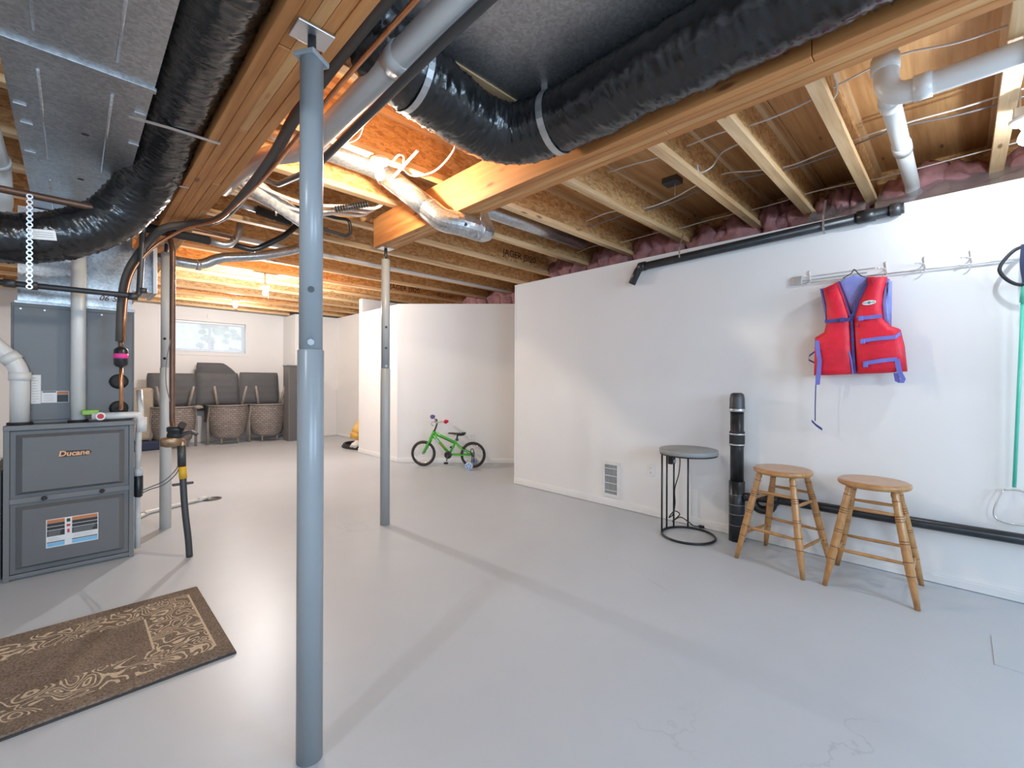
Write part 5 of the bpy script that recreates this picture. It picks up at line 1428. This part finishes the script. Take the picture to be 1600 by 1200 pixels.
MB().tube([(0.335, -0.058, 0.172), (0.318, -0.062, 0.255)], 0.008, 8).build('crank_arm', 'iron_pipe', bk)
MB().box((0.292, -0.11, 0.245), (0.345, -0.064, 0.270), 0.006).build('pedal', 'rubber', bk)
for s in (-1, 1):
    tw = MB().lathe([(0.020, -0.016), (0.045, -0.018), (0.053, -0.012), (0.053, 0.012), (0.045, 0.018), (0.020, 0.016)], axes((0.015, s * 0.165, 0.053), (1, 0, 0), (0, 0, 1), (0, 1, 0)), 26).build('training_wheel', 'pale_blue', bk)
    for k in range(5):
        a = 2 * PI * k / 5 + 0.3
        MB().cyl((0.015 + 0.028 * math.cos(a), s * 0.165 - 0.02, 0.053 + 0.028 * math.sin(a)), (0.015 + 0.028 * math.cos(a), s * 0.165 + 0.02, 0.053 + 0.028 * math.sin(a)), 0.0105, 10).build('hub_insert', 'clear_blue', tw)
    MB().tube(fillet([(0.0, s * 0.048, 0.215), (0.0, s * 0.055, 0.10), (0.012, s * 0.10, 0.058), (0.015, s * 0.145, 0.053)], 0.03), 0.008, 8).build('training_wheel_arm', 'iron_pipe', bk)
MB().tube(catmull([(0.0, 0.055, 0.262), (0.015, 0.056, 0.255), (0.018, 0.056, 0.20), (-0.02, 0.056, 0.16), (-0.03, 0.056, 0.21), (-0.012, 0.056, 0.262), (0.0, 0.055, 0.262)], 4), 0.006, 8).build('axle_bracket', 'iron_pipe', bk)

# ================================================================== FAR ROOM: chairs, cushions, cabinet
def make_chair():
    """wicker tub chair turned upside down: legs up, curved back to the viewer (-y)"""
    t = thing('wicker_chair', 'x', 'chair', (0, 0, 0), local=True)
    mb = MB()
    nseg, nz = 32, 12
    vs = []; uvs = []
    for lay, off in ((0, 0.0), (1, 0.022)):
        for j in range(nz + 1):
            v = j / nz; z = 0.10 + 0.60 * v
            rad = 0.255 + 0.06 * math.sin(min(1, v * 1.4) * PI / 2) - 0.012 * max(0, v - 0.85) / 0.15
            for i in range(nseg + 1):
                a = PI * (1.0 + i / nseg)      # half ring on the -y side
                zz = z + (0.05 * (abs(math.cos(a)) ** 2) * (1 - v))
                vs.append(((rad - off) * math.cos(a) * 1.03, (rad - off) * math.sin(a) * 0.9 + 0.02, zz))
                uvs.append(((i / nseg) * 0.95, zz))
    n1 = (nz + 1) * (nseg + 1)
    fs = []
    for lay in (0, 1):
        for j in range(nz):
            for i in range(nseg):
                k = lay * n1 + j * (nseg + 1) + i
                q = (k, k + 1, k + nseg + 2, k + nseg + 1)
                fs.append(q if lay == 0 else tuple(reversed(q)))
    for i in range(nseg):
        fs.append((i + 1, i, n1 + i, n1 + i + 1))
    mb.add(vs, fs, True)
    ob = mb.build('wicker_shell', 'wicker', t)
    me = ob.data; uvl = me.uv_layers.new(name='uv')
    for lp_ in me.loops:
        co = me.vertices[lp_.vertex_index].co
        uvl.data[lp_.index].uv = (math.atan2(-co.y + 0.02, co.x) * 0.30, co.z)
    # woven side aprons running back
    for s in (-1, 1):
        sm = MB(); sm.box((s * 0.30 - 0.018, 0.0, 0.42), (s * 0.30 + 0.018, 0.30, 0.70), 0.008)
        sb_ = sm.build('side_apron', 'wicker', t)
        u2 = sb_.data.uv_layers.new(name='uv')
        for lp_ in sb_.data.loops:
            co = sb_.data.vertices[lp_.vertex_index].co; u2.data[lp_.index].uv = (co.y, co.z)
        # arm post standing on the floor
        MB().tube(fillet([(s * 0.315, -0.02, 0.0), (s * 0.318, -0.02, 0.42), (s * 0.30, -0.06, 0.60), (s * 0.29, -0.05, 0.70)], 0.06), 0.022, 10, smooth=True).build('arm_post', 'frame_taupe', t)
        MB().box((s * 0.315 - 0.02, -0.03, 0.40), (s * 0.315 + 0.02, 0.26, 0.43), 0.006).build('arm_rest', 'frame_taupe', t)
        MB().tube([(s * 0.19, -0.14, 0.70), (s * 0.255, -0.20, 1.06)], [0.026, 0.018], 10).build('leg', 'frame_taupe', t)
        MB().tube([(s * 0.19, 0.20, 0.70), (s * 0.255, 0.26, 1.06)], [0.026, 0.018], 10).build('leg', 'frame_taupe', t)
        MB().tube([(s * 0.13, -0.14, 0.0), (s * 0.13, -0.15, 0.20)], 0.017, 8).build('back_foot', 'frame_taupe', t)
    rim = [(0.315 * math.cos(PI * (1 + i / 24)), 0.285 * math.sin(PI * (1 + i / 24)) + 0.02, 0.705) for i in range(25)]
    MB().tube(rim + [(0.315, 0.30, 0.705), (-0.315, 0.30, 0.705), (-0.315, 0.02, 0.705)], 0.016, 8).build('seat_rim', 'frame_taupe', t)
    MB().box((-0.29, -0.05, 0.69), (0.29, 0.29, 0.705)).build('seat_base', 'frame_taupe', t)
    return t
ch0 = make_chair()
tag(ch0, 'upturned wicker tub chair behind the white post, leftmost of three', 'chair', 'upturned wicker chairs')
ch0.location = (1.25, 9.56, 0)
c = copy_tree(ch0); c.location = (2.065, 9.58, 0); tag(c, 'upturned wicker tub chair in the middle of the row of three', 'chair', 'upturned wicker chairs')
c = copy_tree(ch0); c.location = (2.715, 9.52, 0); tag(c, 'upturned wicker tub chair next to the grey storage cabinet', 'chair', 'upturned wicker chairs')

def cushion(label, x0, x1, z0, z1, y, t=0.11, lean=6, poly=None, seed=0):
    nx, nz = 14, 18
    w = (x1 - x0); hgt = (z1 - z0)
    cu = thing('seat_cushion', label, 'cushion', ((x0 + x1) / 2, y, z0), group='grey chair cushions', local=True)
    cu.rotation_euler = (math.radians(-lean), 0, 0)
    vs = []; fs = []
    for side in (-1, 1):
        for j in range(nz + 1):
            for i in range(nx + 1):
                u, v = i / nx * 2 - 1, j / nz * 2 - 1
                # superellipse outline and pillow thickness with horizontal quilting
                ru = max(abs(u), abs(v))
                cr = 1 - 0.045 * (abs(u) * abs(v)) ** 6
                e = max(0.0, 1 - max(abs(u), abs(v)) ** 8)
                q_ = 0.010 * abs(math.sin(v * PI * 2.5))
                yy = side * (t / 2 * e ** 0.5) + (side * q_ * e)
                top = hgt
                zz = (v + 1) / 2 * hgt
                if poly: zz = (v + 1) / 2 * hgt * poly(u)
                vs.append((u * w / 2 * cr, yy, zz))
    k0 = (nx + 1) * (nz + 1)
    for s in (0, 1):
        for j in range(nz):
            for i in range(nx):
                k = s * k0 + j * (nx + 1) + i
                q_ = (k, k + 1, k + nx + 2, k + nx + 1)
                fs.append(q_ if s == 0 else tuple(reversed(q_)))
    m_ = MB(); m_.add(vs, fs, True)
    m_.build('pad', 'cushion_grey', cu)
    pip = []
    for j in range(0, nz + 1): pip.append(vs[j * (nx + 1)])
    for i in range(1, nx + 1): pip.append(vs[nz * (nx + 1) + i])
    for j in range(nz - 1, -1, -1): pip.append(vs[j * (nx + 1) + nx])
    MB().tube(pip, 0.006, 6).build('piping', 'cushion_grey', cu)
    return cu
cushion('charcoal cushion standing behind the leftmost wicker chair', 0.90, 1.575, 0.712, 1.285, 9.62, 0.12)
cushion('charcoal cushion standing on the middle wicker chair', 1.59, 2.255, 0.712, 1.300, 9.63, 0.12)
cushion('charcoal cushion standing behind the wicker chair by the cabinet', 2.262, 2.945, 0.712, 1.318, 9.60, 0.12)
cushion('charcoal cushion peeking above the others under the window', 1.63, 2.28, 0.60, 1.49, 9.86, 0.11, 3, lambda u: 1.0 - 0.22 * max(0, (u - 0.25) / 0.75) ** 1.3)
# pale strap under cushions
tag(MB().blob((1.575, 9.36, 0.70), (0.075, 0.05, 0.035), 4, 0.4, 2).build('cloth_bundle', 'frame_taupe'), 'crumpled taupe cloth between two wicker chairs', 'cloth')

cb = thing('storage_cabinet', 'tall dark grey storage cabinet in the far corner', 'cabinet', (3.125, 9.2, 0))
MB().box((2.955, 9.06, 0.0), (3.30, 9.37, 1.45), 0.004).build('body', 'cabinet_grey', cb)
MB().box((2.975, 9.045, 0.03), (3.285, 9.06, 1.43), 0.003).build('door', 'cabinet_grey_dark', cb)
MB().box((2.945, 9.04, 1.44), (3.31, 9.375, 1.465), 0.003).build('top_board', 'cabinet_grey', cb)
# tan cover and blue tarp at the left
t = tag(MB().box((0.50, 9.52, 0.16), (0.98, 9.90, 1.04), 0.05).build('covered_crate', 'tan_fabric'), 'tan fabric-covered box beside the leftmost wicker chair', 'box')
t = tag(MB().box((0.52, 9.42, 0.0), (1.12, 9.92, 0.155), 0.03).build('folded_tarp', 'navy_fabric'), 'folded navy tarp on the floor under the tan box', 'tarp')
tag(MB().cyl((1.90, YF - 0.001, 2.39), (1.90, YF - 0.022, 2.39), 0.075, 28).build('ceiling_patch', 'wall_paint'), 'round white wall cap above the window blind', 'wall cap')

# yellow umbrella, bag and hose by the alcove end
um = thing('patio_umbrella', 'folded yellow canvas umbrella leaning behind the alcove wall', 'umbrella', (3.55, 7.5, 0.13))
a, b = Vector((3.53, 7.42, 0.14)), Vector((3.86, 7.30, 1.02))
bm_ = MB(); n = 10
pts = [a.lerp(b, i / n) for i in range(n + 1)]
bm_.tube(pts, [0.115, 0.125, 0.12, 0.115, 0.105, 0.095, 0.085, 0.075, 0.06, 0.045, 0.03], 18)
bm_.v = [tuple(Vector(p) + Vector((1, 1, 0)) * 0.012 * noise.noise(Vector(p) * 9)) for p in bm_.v]
bm_.build('canopy', 'yellow_canvas', um)
for u in (0.07, 0.15):
    c = a.lerp(b, u); d = (b - a).normalized()
    MB().tube([c - d * 0.025, c + d * 0.025], [0.130, 0.126], 18).build('tie_strap', 'yellow_strap', um)
tag(MB().blob((3.47, 7.22, 0.075), (0.13, 0.10, 0.075), 8, 0.35, 3).build('cloth_bundle', 'white_cloth'), 'crumpled white cloth beside the black hose coil', 'cloth')
hc = []
for k in range(90):
    a_ = k / 90 * 2 * PI * 3.1
    r_ = 0.24 - 0.012 * k / 30
    hc.append((3.58 + r_ * math.cos(a_), 7.42 + r_ * 1.75 * math.sin(a_) , 0.016 + 0.022 * (k // 30) + 0.004 * math.sin(a_ * 2)))
tag(MB().tube(hc, 0.014, 8).build('hose_coil', 'hose_black'), 'coiled black hose on the floor by the alcove end', 'hose')

# floor cover plate at the lower right
tag(MB().box((2.74, -0.85, 0.0), (3.04, -0.105, 0.003)).build('floor_plate', 'floor_paint'), 'thin grey cover plate on the floor at lower right', 'plate')

struct(MB().box((-0.5, 10.3, 1.2), (4.6, 12.6, 1.38)).build('floor_outside', 'leaf_green'))
# shrub outside the far window
sh = thing('garden_shrub', 'leafy green shrub outside the far window', 'shrub', (2.2, 11.6, 1.38))
rnd = random.Random(3)
for k in range(44):
    MB().blob((2.35 + rnd.uniform(-0.35, 0.35), 11.6 + rnd.uniform(-0.3, 0.3), 2.1 + rnd.uniform(-0.4, 0.5)), (0.075, 0.075, 0.055), k, 0.9, 2, 3.0).build('foliage', 'leaf_green', sh)
MB().cyl((2.2, 11.6, 1.38), (2.2, 11.6, 2.1), 0.03, 8).build('stem', 'brown_pipe', sh)

for o in bpy.data.objects:
    if '_org' in o: del o['_org']
